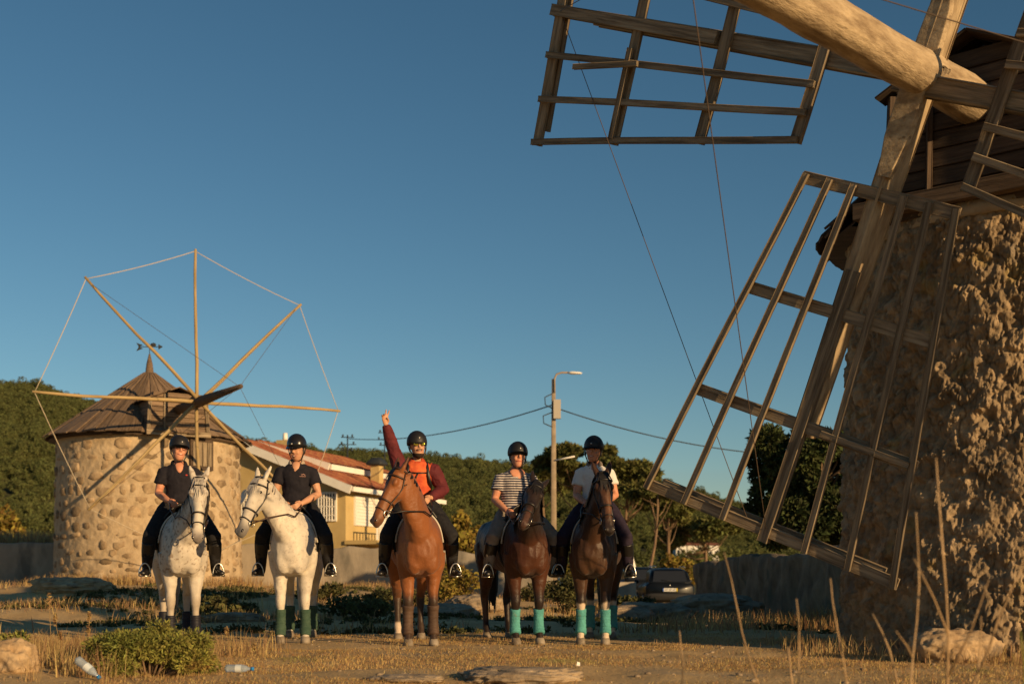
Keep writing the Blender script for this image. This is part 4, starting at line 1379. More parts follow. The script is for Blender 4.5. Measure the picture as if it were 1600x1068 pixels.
def hand(b, wrist, fwd, palm, side, curl, spread=0.0, which=None):
    """palm plus four fingers and a thumb into builder b; side = +1/-1 tells where the thumb sits"""
    fwd = Vector(fwd).normalized(); palm = Vector(palm); palm = (palm - fwd * palm.dot(fwd)).normalized()
    la = fwd.cross(palm).normalized() * side                # towards the thumb
    b.loft([(wrist - fwd * 0.02, la, palm, .026, .019), (wrist + fwd * 0.02, la, palm, .034, .018), (wrist + fwd * 0.06, la, palm, .042, .017), (wrist + fwd * 0.09, la, palm, .042, .015), (wrist + fwd * 0.10, la, palm, .036, .010)], 12)
    for i, (off, L_) in enumerate(((0.031, 0.072), (0.0105, 0.080), (-0.0105, 0.074), (-0.031, 0.058))):
        cu = curl[i] if hasattr(curl, '__len__') else curl
        sp = (1.5 - i) * spread * 0.33
        p = wrist + fwd * 0.092 + la * off
        d = (fwd + la * sp).normalized()
        pts = [p]
        for k, f_ in enumerate((0.45, 0.32, 0.23)):
            ang = cu * (0.6 if k == 0 else 1.0)
            ax_ = la
            d = (d * math.cos(ang) + palm * math.sin(ang)).normalized()
            pts.append(pts[-1] + d * (L_ * f_ * 1.05))
        b.tube(pts, [.0105, .010, .0092, .0078], 8)
    p = wrist + fwd * 0.03 + la * 0.034
    tc_ = curl[4] if hasattr(curl, '__len__') else curl * 0.5
    d = (fwd * 0.75 + la * (0.65 - tc_ * 0.7) + palm * (0.25 + 0.3 * tc_)).normalized()
    q = p + d * 0.036
    d2 = (d * 0.8 + fwd * 0.3 + palm * 0.35 * tc_ - la * 0.5 * tc_).normalized()
    b.tube([p - d * 0.012, q, q + d2 * 0.03], [.015, .0125, .0095], 8)

def make_rider(H, label, shirt_m, trouser_m, boot_m, skin, helm, lean=(0, 0), low=0.0, width=1.0, armL=None, armR=None, head=(0, 0), sleeve=0.55, sleeve_m=None,
               collar=None, glasses=None, beard=False, hair=None, smile=True, neck_open=0.0, peak=True, victory=False, chaps=None, extra=None, fat=1.0, hsize=1.16, turn=(0, 0, 0)):
    seat = Vector((0, 0.45, 1.58 - low))
    Rz = Matrix.Rotation(H.yaw, 4, 'Z')
    root = thing('person', H.loc + (Rz @ seat) * H.scale, label, 'person', 'riders sitting on the horses', H.yaw)
    X, Yv, Zv = Vector((1, 0, 0)), Vector((0, 1, 0)), Vector((0, 0, 1))
    lx, ly = lean
    def L(x, y, z):
        """torso points lean about the seat"""
        k = max(0, (z - 1.66)) / 0.5
        return Vector((x + lx * k, y + ly * k, z - low))
    W = width
    # ---- skeleton
    shz = 2.07
    sho = {-1: L(-.185 * W, .44, shz), 1: L(.185 * W, .44, shz)}
    dflt = {-1: (L(-.265 * W, .40, 1.82), L(-.13, .10, 1.72)), 1: (L(.265 * W, .40, 1.82), L(.13, .10, 1.72))}
    arms = {-1: armL or dflt[-1], 1: armR or dflt[1]}
    hip, knee, ank, toe = {}, {}, {}, {}
    for s in (-1, 1):
        hip[s] = Vector((s * .105, .46, 1.66 - low)); knee[s] = Vector((s * .385, .12, 1.27)); ank[s] = Vector((s * .405, .30, .895)); toe[s] = Vector((s * .455, .075, .835))
    def torso(off, z0=0, z1=9):
        rows = [(1.56, .135, .105), (1.62, .178, .135), (1.70, .175, .132), (1.80, .148, .112), (1.90, .152, .112), (2.00, .172, .122), (2.06, .185, .118), (2.105, .165, .105), (2.14, .125, .09), (2.165, .092, .078), (2.19, .070, .062)]
        return [(L(0, .45, z), X, Yv, w * W * (fat if z < 2.05 else 1) + off, d * (fat if z < 2.05 else 1) + off) for (z, w, d) in rows if z0 <= z <= z1]
    def arm_pts(s):
        a, (e, w) = sho[s], arms[s]
        e, w = Vector(e), Vector(w)
        return [a + Vector((-s * .05, 0, .02)), a, a.lerp(e, .35), a.lerp(e, .75), e, e.lerp(w, .3), e.lerp(w, .75), w], [.058, .066, .060, .050, .046, .048, .038, .029]
    def leg_pts(s):
        h, k, a = hip[s], knee[s], ank[s]
        return [h + Vector((-s * .03, .02, .02)), h.lerp(k, .25) + Vector((0, 0, .012)), h.lerp(k, .6) + Vector((0, 0, .012)), k, k.lerp(a, .3) + Vector((0, .015, 0)), k.lerp(a, .65), a], [.115, .108, .088, .066, .064, .055, .042]
    hc = L(head[0], .41 + head[1], 2.362)
    HR = Matrix.Rotation(turn[0], 3, 'Z') @ Matrix.Rotation(turn[1], 3, 'X') @ Matrix.Rotation(turn[2], 3, 'Y')
    HV = lambda q: HR @ (Vector(q) * hsize)
    # ---- body: one surface
    b = MB()
    b.loft(torso(0.0), 20)
    nb = L(0, .45, 2.165)
    b.tube([nb - Zv * .04, nb + Zv * .03, hc + HV((0, .03, -.09)), hc + HV((0, .03, -.03))], [.068, .056, .054, .056], 12)
    hz = hsize
    b.loft([(hc + HV((0, y, z)), X, Yv, w * hz, d * hz) for (z, y, w, d) in ((-.132, -.045, .022, .02), (-.118, -.038, .040, .045), (-.09, -.022, .056, .070), (-.05, -.008, .066, .086), (0.0, 0.0, .073, .094), (.05, .004, .075, .096), (.09, .006, .066, .085), (.115, .008, .044, .058), (.125, .008, .015, .02))], 18)
    for s in (-1, 1):
        b.ball(hc + HV((s * .074, .012, -.012)) , (.012, .023, .034), 8)
        b.ball(hc + HV((s * .036, -.070, -.045)), (.026, .023, .025), 8)              # cheek
    b.loft([(hc + HV((0, -.088, .016)), X, Yv, .008, .012), (hc + HV((0, -.102, -.018)), X, Yv, .012, .016), (hc + HV((0, -.104, -.036)), X, Yv, .016, .014), (hc + HV((0, -.092, -.044)), X, Yv, .012, .008)], 8)   # nose
    for s in (-1, 1):
        p, r_ = arm_pts(s); b.tube(p, r_, 12)
        p, r_ = leg_pts(s); b.tube(p, r_, 12)
        f0 = ank[s]
        b.loft([(f0 + Vector((0, .03, -.05)), X, Zv, .03, .035), (f0.lerp(toe[s], .5) + Vector((0, 0, -.03)), X, Zv, .038, .032), (toe[s], X, Zv, .032, .02)], 10)
        e, w = arms[s]
        e, w = Vector(e), Vector(w)
        if victory and s == -1:
            hand(b, w, (w - e) + Vector((.05, 0, 0)), (0.15, -1, 0.0), 1, (0.03, 0.03, 1.35, 1.4, 1.1), spread=0.95)
        else:
            hand(b, w, (w - e) * 0.6 + Vector((0, -.12, -.03)), (-s, 0.25, -0.35), 1 if s < 0 else -1, 1.15)
    o = me_obj('body', shift(remesh(b, 0.0075, 2, 'rider_body', 0.4), seat), skin, root)
    # ---- shirt
    c = MB()
    c.loft(torso(0.016, 1.69, 2.17), 22)
    sl = sleeve
    for s in (-1, 1):
        p, r_ = arm_pts(s)
        a, (e, w) = sho[s], arms[s]
        e, w = Vector(e), Vector(w)
        if not sleeve_m:
            if sl <= 0.8:
                c.tube([p[0], p[1], a.lerp(e, sl * .5), a.lerp(e, sl)], [.066, .072, .076, .080], 14)
            else:
                c.tube(p[:-1] + [e.lerp(w, .93)], [x + .018 for x in r_], 14)
        else:
            c.tube([p[0], p[1]], [.068, .070], 14)
    so = me_obj('shirt', shift(wrinkle(remesh(c, 0.010, 3, 'shirt'), .008, 9, int(H.loc.x * 31) % 97), seat), shirt_m, root)
    if sleeve_m:
        for s in (-1, 1):
            p, r_ = arm_pts(s); e, w = Vector(arms[s][0]), Vector(arms[s][1])
            c = MB(); c.tube(p[:-1] + [e.lerp(w, .95)], [x + q for x, q in zip(r_, (.016, .026, .028, .026, .026, .024, .016, .014))], 14)
            c.ball(sho[s] + Vector((-s * .02, 0, -.02)), (.085, .10, .085), 12)
            sub2 = me_obj('sleeve', shift(wrinkle(remesh(c, 0.009, 3, 'sleeve'), .008, 14, 5 + s), seat), sleeve_m, root)
    if collar:
        c = MB()
        pts = []
        for i in range(13):
            t = -2.5 + 5.0 * i / 12
            pts.append(nb + Vector((math.sin(t) * .084, math.cos(t) * .098 - .012, .048 - .10 * (abs(t) / 2.5) ** 3)))
        c.tube(pts, 0.016, 8, flat=2.0)
        sub3 = c.build('collar', collar, so, True, seat)
    if neck_open:
        c = MB()
        c.loft([(nb + Vector((0, -.055, .02)), X, Zv, .050 * neck_open, .025), (nb + Vector((0, -.098, -.020)), X, Zv, .058 * neck_open, .035), (nb + Vector((0, -.122, -.060)), X, Zv, .040 * neck_open, .034), (nb + Vector((0, -.131, -.088)), X, Zv, .018 * neck_open, .02)], 14)
        c.build('open_neck', skin, root, True, seat)
    # ---- breeches and boots
    c = MB()
    c.loft(torso(0.014, 1.55, 1.72), 20)
    for s in (-1, 1):
        p, r_ = leg_pts(s)
        c.tube(p, [x + .013 for x in r_], 14)
        c.ball(hip[s] + Vector((s * .02, .06, -.01)), (.10, .13, .10), 12)
    me_obj('breeches', shift(wrinkle(remesh(c, 0.011, 3, 'breeches'), .006, 12, int(H.loc.x * 17) % 89), seat), trouser_m, root)
    for s in (-1, 1):
        k, a, t = knee[s], ank[s], toe[s]
        c = MB()
        c.tube([k.lerp(a, .16), k.lerp(a, .45) + Vector((0, .01, 0)), k.lerp(a, .75), a, a + Vector((0, .02, -.05))], [.082, .080, .067, .058, .050], 14)
        c.loft([(a + Vector((-s * .004, .065, -.055)), X, Zv, .034, .045), (a + Vector((0, .0, -.045)), X, Zv, .043, .05), (a.lerp(t, .55) + Vector((0, 0, -.015)), X, Zv, .047, .042), (t, X, Zv, .043, .030), (t + Vector((s * .008, -.03, -.002)), X, Zv, .024, .018)], 14)
        me_obj('boot', shift(remesh(c, 0.010, 2, 'boot'), seat), boot_m, root)
        # stirrup belongs to the saddle
        ctr = a.lerp(t, .55) + Vector((0, 0, -.058))
        ax_ = Vector((1, 0, 0)); 
        pts = []
        for i in range(15):
            an = math.pi * i / 14
            pts.append(ctr + Vector((math.cos(an) * .068, 0.005, math.sin(an) * .150)))
        m_ = MB(); m_.tube(pts, 0.0085, 8)
        m_.box(ctr + Vector((0, 0, -.004)), (.145, .048, .014))
        st = m_.build('stirrup', M_steel, None)
        st.parent = H.root
        m_ = MB(); topz = 1.22
        m_.tube([ctr + Vector((0, 0.005, .15)), (s * .345, .24, 1.10), (s * .315, .28, 1.32)], .012, 6, flat=.35)
        sl_ = m_.build('stirrup_leather', M_black, None); sl_.parent = H.root
    # ---- helmet
    c = MB()
    hh = hc + HV((0, .012, .030))
    secs = []
    for i in range(9):
        an = R(-14) + (R(90) - R(-14)) * i / 8
        secs.append((hh + Zv * (.122 * hsize * math.sin(an)), X, Yv, max(.004, .106 * hsize * math.cos(an)) , max(.005, .130 * hsize * math.cos(an)), .95))
    c.loft(secs, 24)
    ho = c.build('helmet', helm, root, True, seat)
    if peak:
        c = MB()
        vs = []
        for i in range(11):
            t = R(-62) + R(124) * i / 10
            vs.append(hh + HV((math.sin(t) * .104, -math.cos(t) * .128, -.006)))
        for i in range(11):
            t = R(-62) + R(124) * i / 10
            ex = .045 * math.cos(t * 1.35)
            vs.append(hh + HV((math.sin(t) * (.106 + ex * .4), -math.cos(t) * (.132 + ex), -.022)))
        top = [v + Vector((0, 0, .008)) for v in vs]
        fs = [(i, i + 1, 12 + i, 11 + i) for i in range(10)]
        c.add(vs, fs); c.add(top, fs)
        c.build('peak', helm, ho, True, seat)
    if glasses != 'none_badge':
        c = MB(); c.ball(hh + HV((0, -.128, .028)), (.011, .005, .011), 8); c.build('badge', M_silver, ho, True, seat)
    c = MB()
    for s in (-1, 1):
        c.tube([hh + HV((s * .088, -.03, -.01)), hc + HV((s * .082, -.02, -.06)), hc + HV((s * .05, -.035, -.125)), hc + HV((0, -.05, -.142))], .0075, 6, flat=.6)
        c.tube([hh + HV((s * .085, .05, -.02)), hc + HV((s * .082, -.0, -.065))], .006, 6)
    c.build('chin_strap', M_black, ho, True, seat)
    # ---- face details
    for s in (-1, 1):
        c = MB(); c.ball(hc + HV((s * .030, -.081, .000)), (.014, .010, .0075), 8); c.build('eye', M_iris, root, True, seat)
        c = MB(); c.tube([hc + HV((s * .014, -.092, .016)), hc + HV((s * .032, -.089, .021)), hc + HV((s * .050, -.076, .014))], .0045, 6); c.build('eyebrow', M_brow, root, True, seat)
    c = MB()
    c.tube([hc + HV((x * 1.0, -.089 + 3.2 * x * x, -.074 + (5.5 if smile else 1.0) * x * x)) for x in np.linspace(-.030, .030, 7)], [.003, .008, .010, .011, .010, .008, .003], 8)
    c.build('mouth', M_lip, root, True, seat)
    if smile:
        c = MB()
        c.tube([hc + HV((x, -.0975 + 3.2 * x * x, -.0715 + 5.5 * x * x)) for x in np.linspace(-.016, .016, 5)], [.002, .0035, .004, .0035, .002], 8)
        c.build('teeth', M_tooth, root, True, seat)
    if glasses:
        c = MB()
        for s in (-1, 1):
            cc = hc + HV((s * .034, -.100, -.003))
            c.tube([cc + Vector((math.cos(a) * .031, abs(math.cos(a)) * .004, math.sin(a) * .021)) for a in np.linspace(0, 6.283, 15)[:-1]], .0028, 6, closed=True)
            c.tube([cc + Vector((s * .028, .004, .006)), hc + HV((s * .078, .0, .004))], .0025, 6)
        c.tube([hc + HV((-.008, -.106, .002)), hc + HV((.008, -.106, .002))], .0028, 6)
        go = c.build('glasses', M_redframe if glasses == 'clear' else M_black, root, True, seat)
        if glasses == 'sun':
            for s in (-1, 1):
                c = MB(); c.ball(hc + HV((s * .034, -.100, -.003)), (.031, .006, .021), 12); c.build('lens', M_lensy, go, True, seat)
    if beard:
        c = MB()
        c.loft([(hc + HV((0, -.040, -.140)), X, Yv, .034, .034), (hc + HV((0, -.036, -.120)), X, Yv, .054, .060), (hc + HV((0, -.024, -.098)), X, Yv, .066, .083), (hc + HV((0, -.006, -.088)), X, Yv, .073, .083)], 16)
        c.tube([hc + HV((x, -.097 + 3.0 * x * x, -.060)) for x in (-.028, -.012, .012, .028)], .006, 6)
        c.build('beard', M_beard, root, True, seat)
    if hair:
        c = MB()
        c.ball(hc + HV((0, .06, -.04)), (.072, .050, .065), 12)
        for s in (-1, 1):
            c.ball(hc + HV((s * .074, .012, .005)), (.008, .03, .035), 8)
        c.build('hair', hair, root, True, seat)
    if extra:
        extra(root, L, nb, seat, so)
    # ---- reins from bit to hands
    for s in (-1, 1):
        w = Vector(arms[s][1])
        if victory and s == -1:
            w = Vector(arms[1][1])
        p0 = H.bit[s]
        hnd = w + Vector((0, -.05, -.02)) if not (victory and s == -1) else w + Vector((-.03, -.04, -.02))
        # pass down along the side of the neck
        np_, la, cr, hw, hh_ = H.neck(.42)
        mid = np_ + la * (s * (hw + .03)) - cr * .02
        np2, la2, cr2, hw2, hh2 = H.neck(.72)
        mid2 = np2 + la2 * (s * (hw2 + .04)) - cr2 * .10
        pts = [p0, p0.lerp(mid2, .6) + Vector((0, 0, -.05)), mid2.lerp(mid, .5) + Vector((0, 0, -.03)) + la * (s * .01), mid, mid.lerp(hnd, .55) + Vector((s * .02, 0, 0)), hnd]
        m_ = MB(); m_.tube(pts, .0085, 6); r_ = m_.build('rein', M_black if H.loc.x > -1.5 else M_brownl, None); r_.parent = H.root
    return root

def wrinkle(me, amp, fr, seed, st=(1, 1, 1)):
    n = len(me.vertices)
    v = np.empty(n * 3, np.float32); me.vertices.foreach_get('co', v); v = v.reshape(-1, 3).astype(float)
    q = np.empty(n * 3, np.float32); me.vertices.foreach_get('normal', q); q = q.reshape(-1, 3)
    k = 1 - 2 * np.abs(fbm(v * fr * np.array(st) + vnoise(v * fr * .7, seed + 3)[:, None] * .8, 3, seed))
    v = v + q * (k * amp)[:, None]
    me.vertices.foreach_set('co', v.astype(np.float32).ravel()); me.update()
    return me

def shift(me, off):
    n = len(me.vertices)
    v = np.empty(n * 3, np.float32); me.vertices.foreach_get('co', v)
    v = v.reshape(-1, 3) - np.array(off, np.float32)
    me.vertices.foreach_set('co', v.ravel()); me.update()
    return me

def logo_small(m, dx, w, h):
    def f(root, L, nb, seat, so):
        c = MB()
        p = L(dx, .45, 2.035) + Vector((0, -.142, 0))
        c.ball(p, (w, .006, h), 10)
        c.build('chest_badge', m, so, True, seat)
    return f
def logo_print(root, L, nb, seat, so):
    c = MB()
    p = L(.085, .45, 2.02) + Vector((0, -.140, 0))
    c.tube([p + Vector((x, .01 * x / .03 if x > 0 else 0, .012 + .006 * math.sin(x * 190))) for x in np.linspace(-.02, .03, 9)], .004, 6)
    c.tube([p + Vector((x, .012 if x > 0 else 0, -.012 + .002 * math.sin(x * 400))) for x in np.linspace(-.04, .035, 9)], .0035, 6)
    c.build('chest_print', M_pinklogo, so, True, seat)
    c = MB(); q = nb + Vector((0, -.098, -.06)); c.box(q, (.02, .01, .085)); c.build('placket', M_collar, so, False, seat)
def straps(root, L, nb, seat, so):
    for s in (-1, 1):
        c = MB()
        c.tube([L(s * .10, .50, 2.15), L(s * .105, .40, 2.165), L(s * .115, .335, 2.09), L(s * .125, .312, 2.0), L(s * .15, .33, 1.90), L(s * .16, .42, 1.84)], .018, 8, flat=.4)
        c.build('backpack_strap', M_black, root, True, seat)
    c = MB(); c.tube([L(-.115, .318, 2.03), L(-.03, .300, 2.025), L(.03, .300, 2.025), L(.12, .318, 2.03)], .009, 6); c.tube([L(.0, .297, 2.02), L(-.04, .295, 1.93)], .007, 6)
    c.build('chest_strap', M_black, root, True, seat)
    c = MB(); c.tube([nb + Vector((math.sin(t) * .080, math.cos(t) * .072, .03 - .06 * (abs(t) / 2.6) ** 4)) for t in np.linspace(-2.6, 2.6, 13)], .016, 8, flat=2.2)
    c.build('fleece_collar', M_orange, so, True, seat)
    c = MB(); c.tube([nb + Vector((0, -.085, -.01)), nb + Vector((0.005, -.125, -.09))], .007, 6); c.build('zip', M_silver, so, True, seat)

V = Vector
h1, h2, h3, h4, h5 = horses
make_rider(h1, 'smiling rider in navy polo and red glasses on the flea-bitten grey horse', M_navy, M_blackbre, M_boot, M_skin_red, M_helm, lean=(-.02, -.02), armL=(V((-.265, .42, 1.81)), V((-.15, .14, 1.70))), armR=(V((.26, .42, 1.81)), V((.13, .12, 1.70))),
           collar=M_navy, glasses='clear', turn=(.14, -.05, .10), head=(.01, 0), neck_open=.9, extra=logo_small(M_redtrim, .075, .016, .010))
make_rider(h2, 'rider in navy polo with beige collar looking down at the white horse', M_navy, M_blackbre, M_boot, M_skin, M_helmshell, lean=(.01, -.01), armL=(V((-.255, .42, 1.81)), V((-.11, .14, 1.66))), armR=(V((.275, .40, 1.80)), V((.09, .13, 1.67))),
           collar=M_collar, turn=(-.35, .22, -.04), hair=M_hairbrown, neck_open=.9, extra=logo_print)
make_rider(h3, 'rider in orange and maroon jacket raising one arm in a V sign', M_orange, M_blackbre, M_boot, M_skin, M_helm, lean=(.0, -.02), armL=(V((-.29, .40, 2.33)), V((-.375, .36, 2.60))), armR=(V((.315, .42, 1.84)), V((.13, .13, 1.72))),
           sleeve=1.0, sleeve_m=M_maroon, glasses='sun', beard=True, victory=True, turn=(.12, -.06, -.05), extra=straps, width=1.05, peak=False)
make_rider(h4, 'rider in striped navy and white T-shirt and beige breeches', M_stripe, M_beige, M_boot, M_skin_red, M_helm, lean=(-.02, .0), low=.075, armL=(V((-.285, .43, 1.74)), V((-.20, .16, 1.59))), armR=(V((.28, .43, 1.74)), V((.14, .14, 1.60))),
           neck_open=1.7, smile=False, turn=(-.05, -.06, .06), hair=M_hairbrown, head=(.03, 0), width=1.08, fat=1.08)
make_rider(h5, 'rider in white polo and dark plum breeches at the right end of the line', M_whitepolo, M_purple, M_boot, M_skin_red, M_helm, lean=(-.02, .0), armL=(V((-.235, .40, 1.80)), V((-.12, .12, 1.70))), armR=(V((.24, .40, 1.80)), V((.12, .12, 1.70))),
           collar=M_greycollar, turn=(-.15, .05, .05), hair=M_hairbrown, neck_open=.7, width=.94)
# ------------------------------------------------------------------ yellow house behind the wall
M_yel = mat('yellow_render', (0.46, 0.335, 0.14), (0.56, 0.42, 0.19), 0.8, 0.9, 0.3, 12, spots=(.9, .66, (0.38, 0.27, 0.12)))
M_tile = mat('terracotta_tiles', (0.17, 0.06, 0.03), (0.29, 0.115, 0.055), 1.5, 0.9, 0.3, 8, island=0.25)
M_glassd = mat('dark_window_glass', (0.02, 0.022, 0.025), rough=0.08, spec=0.6)
Kc = Vector((-6.84, 50.0, 0)); gb = g1(Kc.x, Kc.y) - 0.1
Kc.z = gb
house = thing('house', Kc, 'yellow house with terracotta roof and white gables behind the riders', 'house')
u1h, u2h, zu = Vector((-0.94, 0.342, 0)), Vector((0.342, 0.94, 0)), Vector((0, 0, 1))
def hp_(a, b, z):
    return u1h * a + u2h * b + zu * (z - gb)
def prism(name, pts, m, parent, ext):
    """flat outline pushed along ext"""
    mb = MB(); n = len(pts)
    mb.add(pts + [p + ext for p in pts], [tuple(range(n)), tuple(range(2 * n - 1, n - 1, -1))] + [(i, (i + 1) % n, n + (i + 1) % n, n + i) for i in range(n)])
    return mb.build(name, m, parent, False)
walls = prism('wall', [hp_(0, 0, -0.5), hp_(0, 0, 4.45), hp_(5, 0, 6.40), hp_(10, 0, 4.45), hp_(10, 0, -0.5)], M_yel, house, u2h * 9)
prism('upper_wall', [hp_(1.9, 1.6, 4.8), hp_(1.9, 1.6, 5.50), hp_(5, 1.6, 6.35), hp_(8.1, 1.6, 5.5), hp_(8.1, 1.6, 4.8)], M_yel, house, u2h * 7.3)
def slope(name, a0, z0, a1, z1, b0, b1, m=M_tile):
    """one roof slope built of half round tile rows running down the slope"""
    mb = MB()
    lo, hi = hp_(a0, 0, z0), hp_(a1, 0, z1)
    d = hi - lo; nrm = d.cross(u2h).normalized()
    if nrm.z < 0: nrm = -nrm
    nrow = int((b1 - b0) / 0.22)
    k = 6
    for i in range(nrow):
        b = b0 + (b1 - b0) * (i + 0.5) / nrow
        ring = []
        nseg = 10
        vs = []
        for j in range(nseg + 1):
            t = j / nseg
            for e_ in (0, 1):
                if (j == 0 and e_ == 0) or (j == nseg and e_ == 1):
                    continue
                for q in range(k):
                    an = math.pi * q / (k - 1)
                    vs.append(lo + d * t + u2h * (b + math.cos(an) * 0.12) + nrm * (0.08 + math.sin(an) * 0.065 + (0.02 if e_ else 0)))
        rows = len(vs) // k
        mb.add(vs, [(r * k + q, r * k + q + 1, (r + 1) * k + q + 1, (r + 1) * k + q) for r in range(rows - 1) for q in range(k - 1)])
    r_ = mb.build(name, m, house, True)
    r_['kind'] = 'stuff'
    mb = MB(); mb.add([lo + u2h * b0, lo + u2h * b1, hi + u2h * b1, hi + u2h * b0] + [p - nrm * 0.06 + nrm * 0.10 for p in (lo + u2h * b0, lo + u2h * b1, hi + u2h * b1, hi + u2h * b0)], [(0, 1, 2, 3), (4, 7, 6, 5), (0, 4, 5, 1), (1, 5, 6, 2), (2, 6, 7, 3), (3, 7, 4, 0)])
    mb.build('roof_deck', M_tile, house, False)
slope('roof_tiles', -0.45, 4.42, 5, 6.55, -0.5, 9.3)
slope('roof_tiles', 10.45, 4.42, 5, 6.55, -0.5, 9.3)
slope('roof_tiles', 1.5, 5.50, 5, 6.62, 1.3, 9.2)
slope('roof_tiles', 8.5, 5.50, 5, 6.62, 1.3, 9.2)
def board(name, p, q, w, h, m=M_white, up=(0, 0, 1)):
    return beam(name, p, q, w, h, m, house, up=up)
for (a0, z0) in ((-0.5, 4.40), (10.5, 4.40)):
    board('bargeboard', hp_(a0, -0.52, z0 - 0.08), hp_(5, -0.52, 6.47), 0.10, 0.34)
for (a0, z0) in ((1.45, 5.48), (8.55, 5.48)):
    board('bargeboard', hp_(a0, 1.25, z0 - 0.02), hp_(5, 1.25, 6.54), 0.10, 0.30)
board('gutter', hp_(-0.52, -0.4, 4.36), hp_(-0.52, 9.2, 4.36), 0.12, 0.20)
board('gutter', hp_(1.43, 1.35, 5.46), hp_(1.43, 9.1, 5.46), 0.12, 0.24)
def house_window(c, along, out, w, h, bars=True):
    mb = MB(); rot = Matrix((along, out, zu)).transposed()
    mb.box(c + out * 0.03, (w + 0.16, 0.10, h + 0.16), rot)
    wo = mb.build('window', M_white, house, False)
    mb = MB(); mb.box(c + out * 0.085, (w, 0.02, h), rot); mb.build('pane', M_glassd, wo, False)
    if bars:
        nb_ = 6
        for i in range(nb_):
            p = c + out * 0.16 + along * (-w / 2 + w * (i + 0.5) / nb_)
            sub(beam('window_bar', p - zu * (h / 2 + 0.08), p + zu * (h / 2 + 0.08), 0.05, 0.05, M_white, house), wo)
        for zz_ in (-0.35, 0.0, 0.35):
            sub(beam('window_rail', c + out * 0.17 + zu * (h * zz_) - along * (w / 2 + 0.05), c + out * 0.17 + zu * (h * zz_) + along * (w / 2 + 0.05), 0.04, 0.04, M_white, house), wo)
house_window(hp_(0.85, 0, 3.68), u1h, -u2h, 0.75, 1.05)
house_window(hp_(4.9, 0, 3.55), u1h, -u2h, 0.7, 0.9)
for i in range(2):
    mb = MB(); mb.box(hp_(-0.02, 1.55 + i * 1.75, 3.55), (1.68, 0.08, 1.25), Matrix((u2h, u1h, zu)).transposed())
    so_ = mb.build('shutter', M_white, house, False)
    for k in range(9):
        z_ = 3.0 + k * 0.135
        sub(beam('shutter_slat', hp_(-0.075, 0.73 + i * 1.75, z_), hp_(-0.075, 2.37 + i * 1.75, z_), 0.03, 0.11, M_white, house, up=zu), so_)
mb = MB(); mb.box(hp_(-0.75, 2.4, 2.20), (5.0, 1.5, 0.16), Matrix((u2h, u1h, zu)).transposed()); bal = mb.build('balcony', M_yel, house, False)
sub(beam('balcony_rail', hp_(-1.42, 0.0, 3.0), hp_(-1.42, 4.9, 3.0), 0.05, 0.05, M_white, house), bal)
for i in range(18):
    sub(beam('baluster', hp_(-1.42, 0.05 + i * 0.28, 2.28), hp_(-1.42, 0.05 + i * 0.28, 2.98), 0.10, 0.03, M_white, house), bal)
for (a, b, z0, z1, w) in ((0.75, 4.4, 4.4, 5.75, 0.42), (5.2, 4.0, 6.3, 7.0, 0.6)):
    mb = MB(); mb.box(hp_(a, b, (z0 + z1) / 2), (w, w, z1 - z0), Matrix((u2h, u1h, zu)).transposed()); ch = mb.build('chimney', M_yel, house, False)
    if w < 0.5:
        mb = MB(); mb.loft([(hp_(a, b, z1 + 0.02), u1h, u2h, .40, .40, .3), (hp_(a, b, z1 + 0.12), u1h, u2h, .40, .40, .3), (hp_(a, b, z1 + 0.35), u1h, u2h, .18, .18, .5)], 16); mb.build('chimney_cap', M_cable, ch)
    else:
        mb = MB(); mb.loft([(hp_(a, b, z1), u1h, u2h, .12, .12), (hp_(a, b, z1 + 0.34), u1h, u2h, .10, .10)], 12); mb.build('chimney_pot', M_white, ch)
# satellite dish
mb = MB(); dc = hp_(4.5, -0.5, 4.1)
ax_d = (-u2h + u1h * 0.6 + zu * 0.5).normalized(); _, l_, u_ = frame_from(ax_d)
mb.loft([(dc, l_, u_, .06, .06), (dc + ax_d * 0.03, l_, u_, .22, .24), (dc + ax_d * 0.09, l_, u_, .33, .36), (dc + ax_d * 0.06, l_, u_, .33, .36)], 18, True)
mb.tube([dc, dc + u2h * 0.45], .025, 6)
mb.build('satellite_dish', M_white, house)
# aerial pole behind the house
def aerial(px, d, y_top, label):
    p = at(px, y_top, d); z0 = g1(p.x, p.y)
    o = thing('aerial', (p.x, p.y, z0), label, 'aerial')
    h = p.z - z0
    mb = MB(); mb.tube([(0, 0, 0), (0, 0, h)], .035, 6); mb.build('mast', M_cable, o)
    for k, w in ((0.12, .35), (0.5, .45), (0.8, .3)):
        mb = MB(); mb.tube([(-w, 0, h - k), (w, 0.1, h - k)], .025, 6); mb.build('cross_arm', M_cable, o)
        for s in (-1, 1):
            mb = MB(); mb.tube([(s * w * .7, 0, h - k - .02), (s * w * .7, 0, h - k + .14)], [.03, .05], 6); mb.build('insulator', M_cable, o)
aerial(601, 66, 672, 'small dark pole with insulators rising behind the chimney')
aerial(543, 64, 679, 'thin plain pole on the skyline above the terracotta roof')

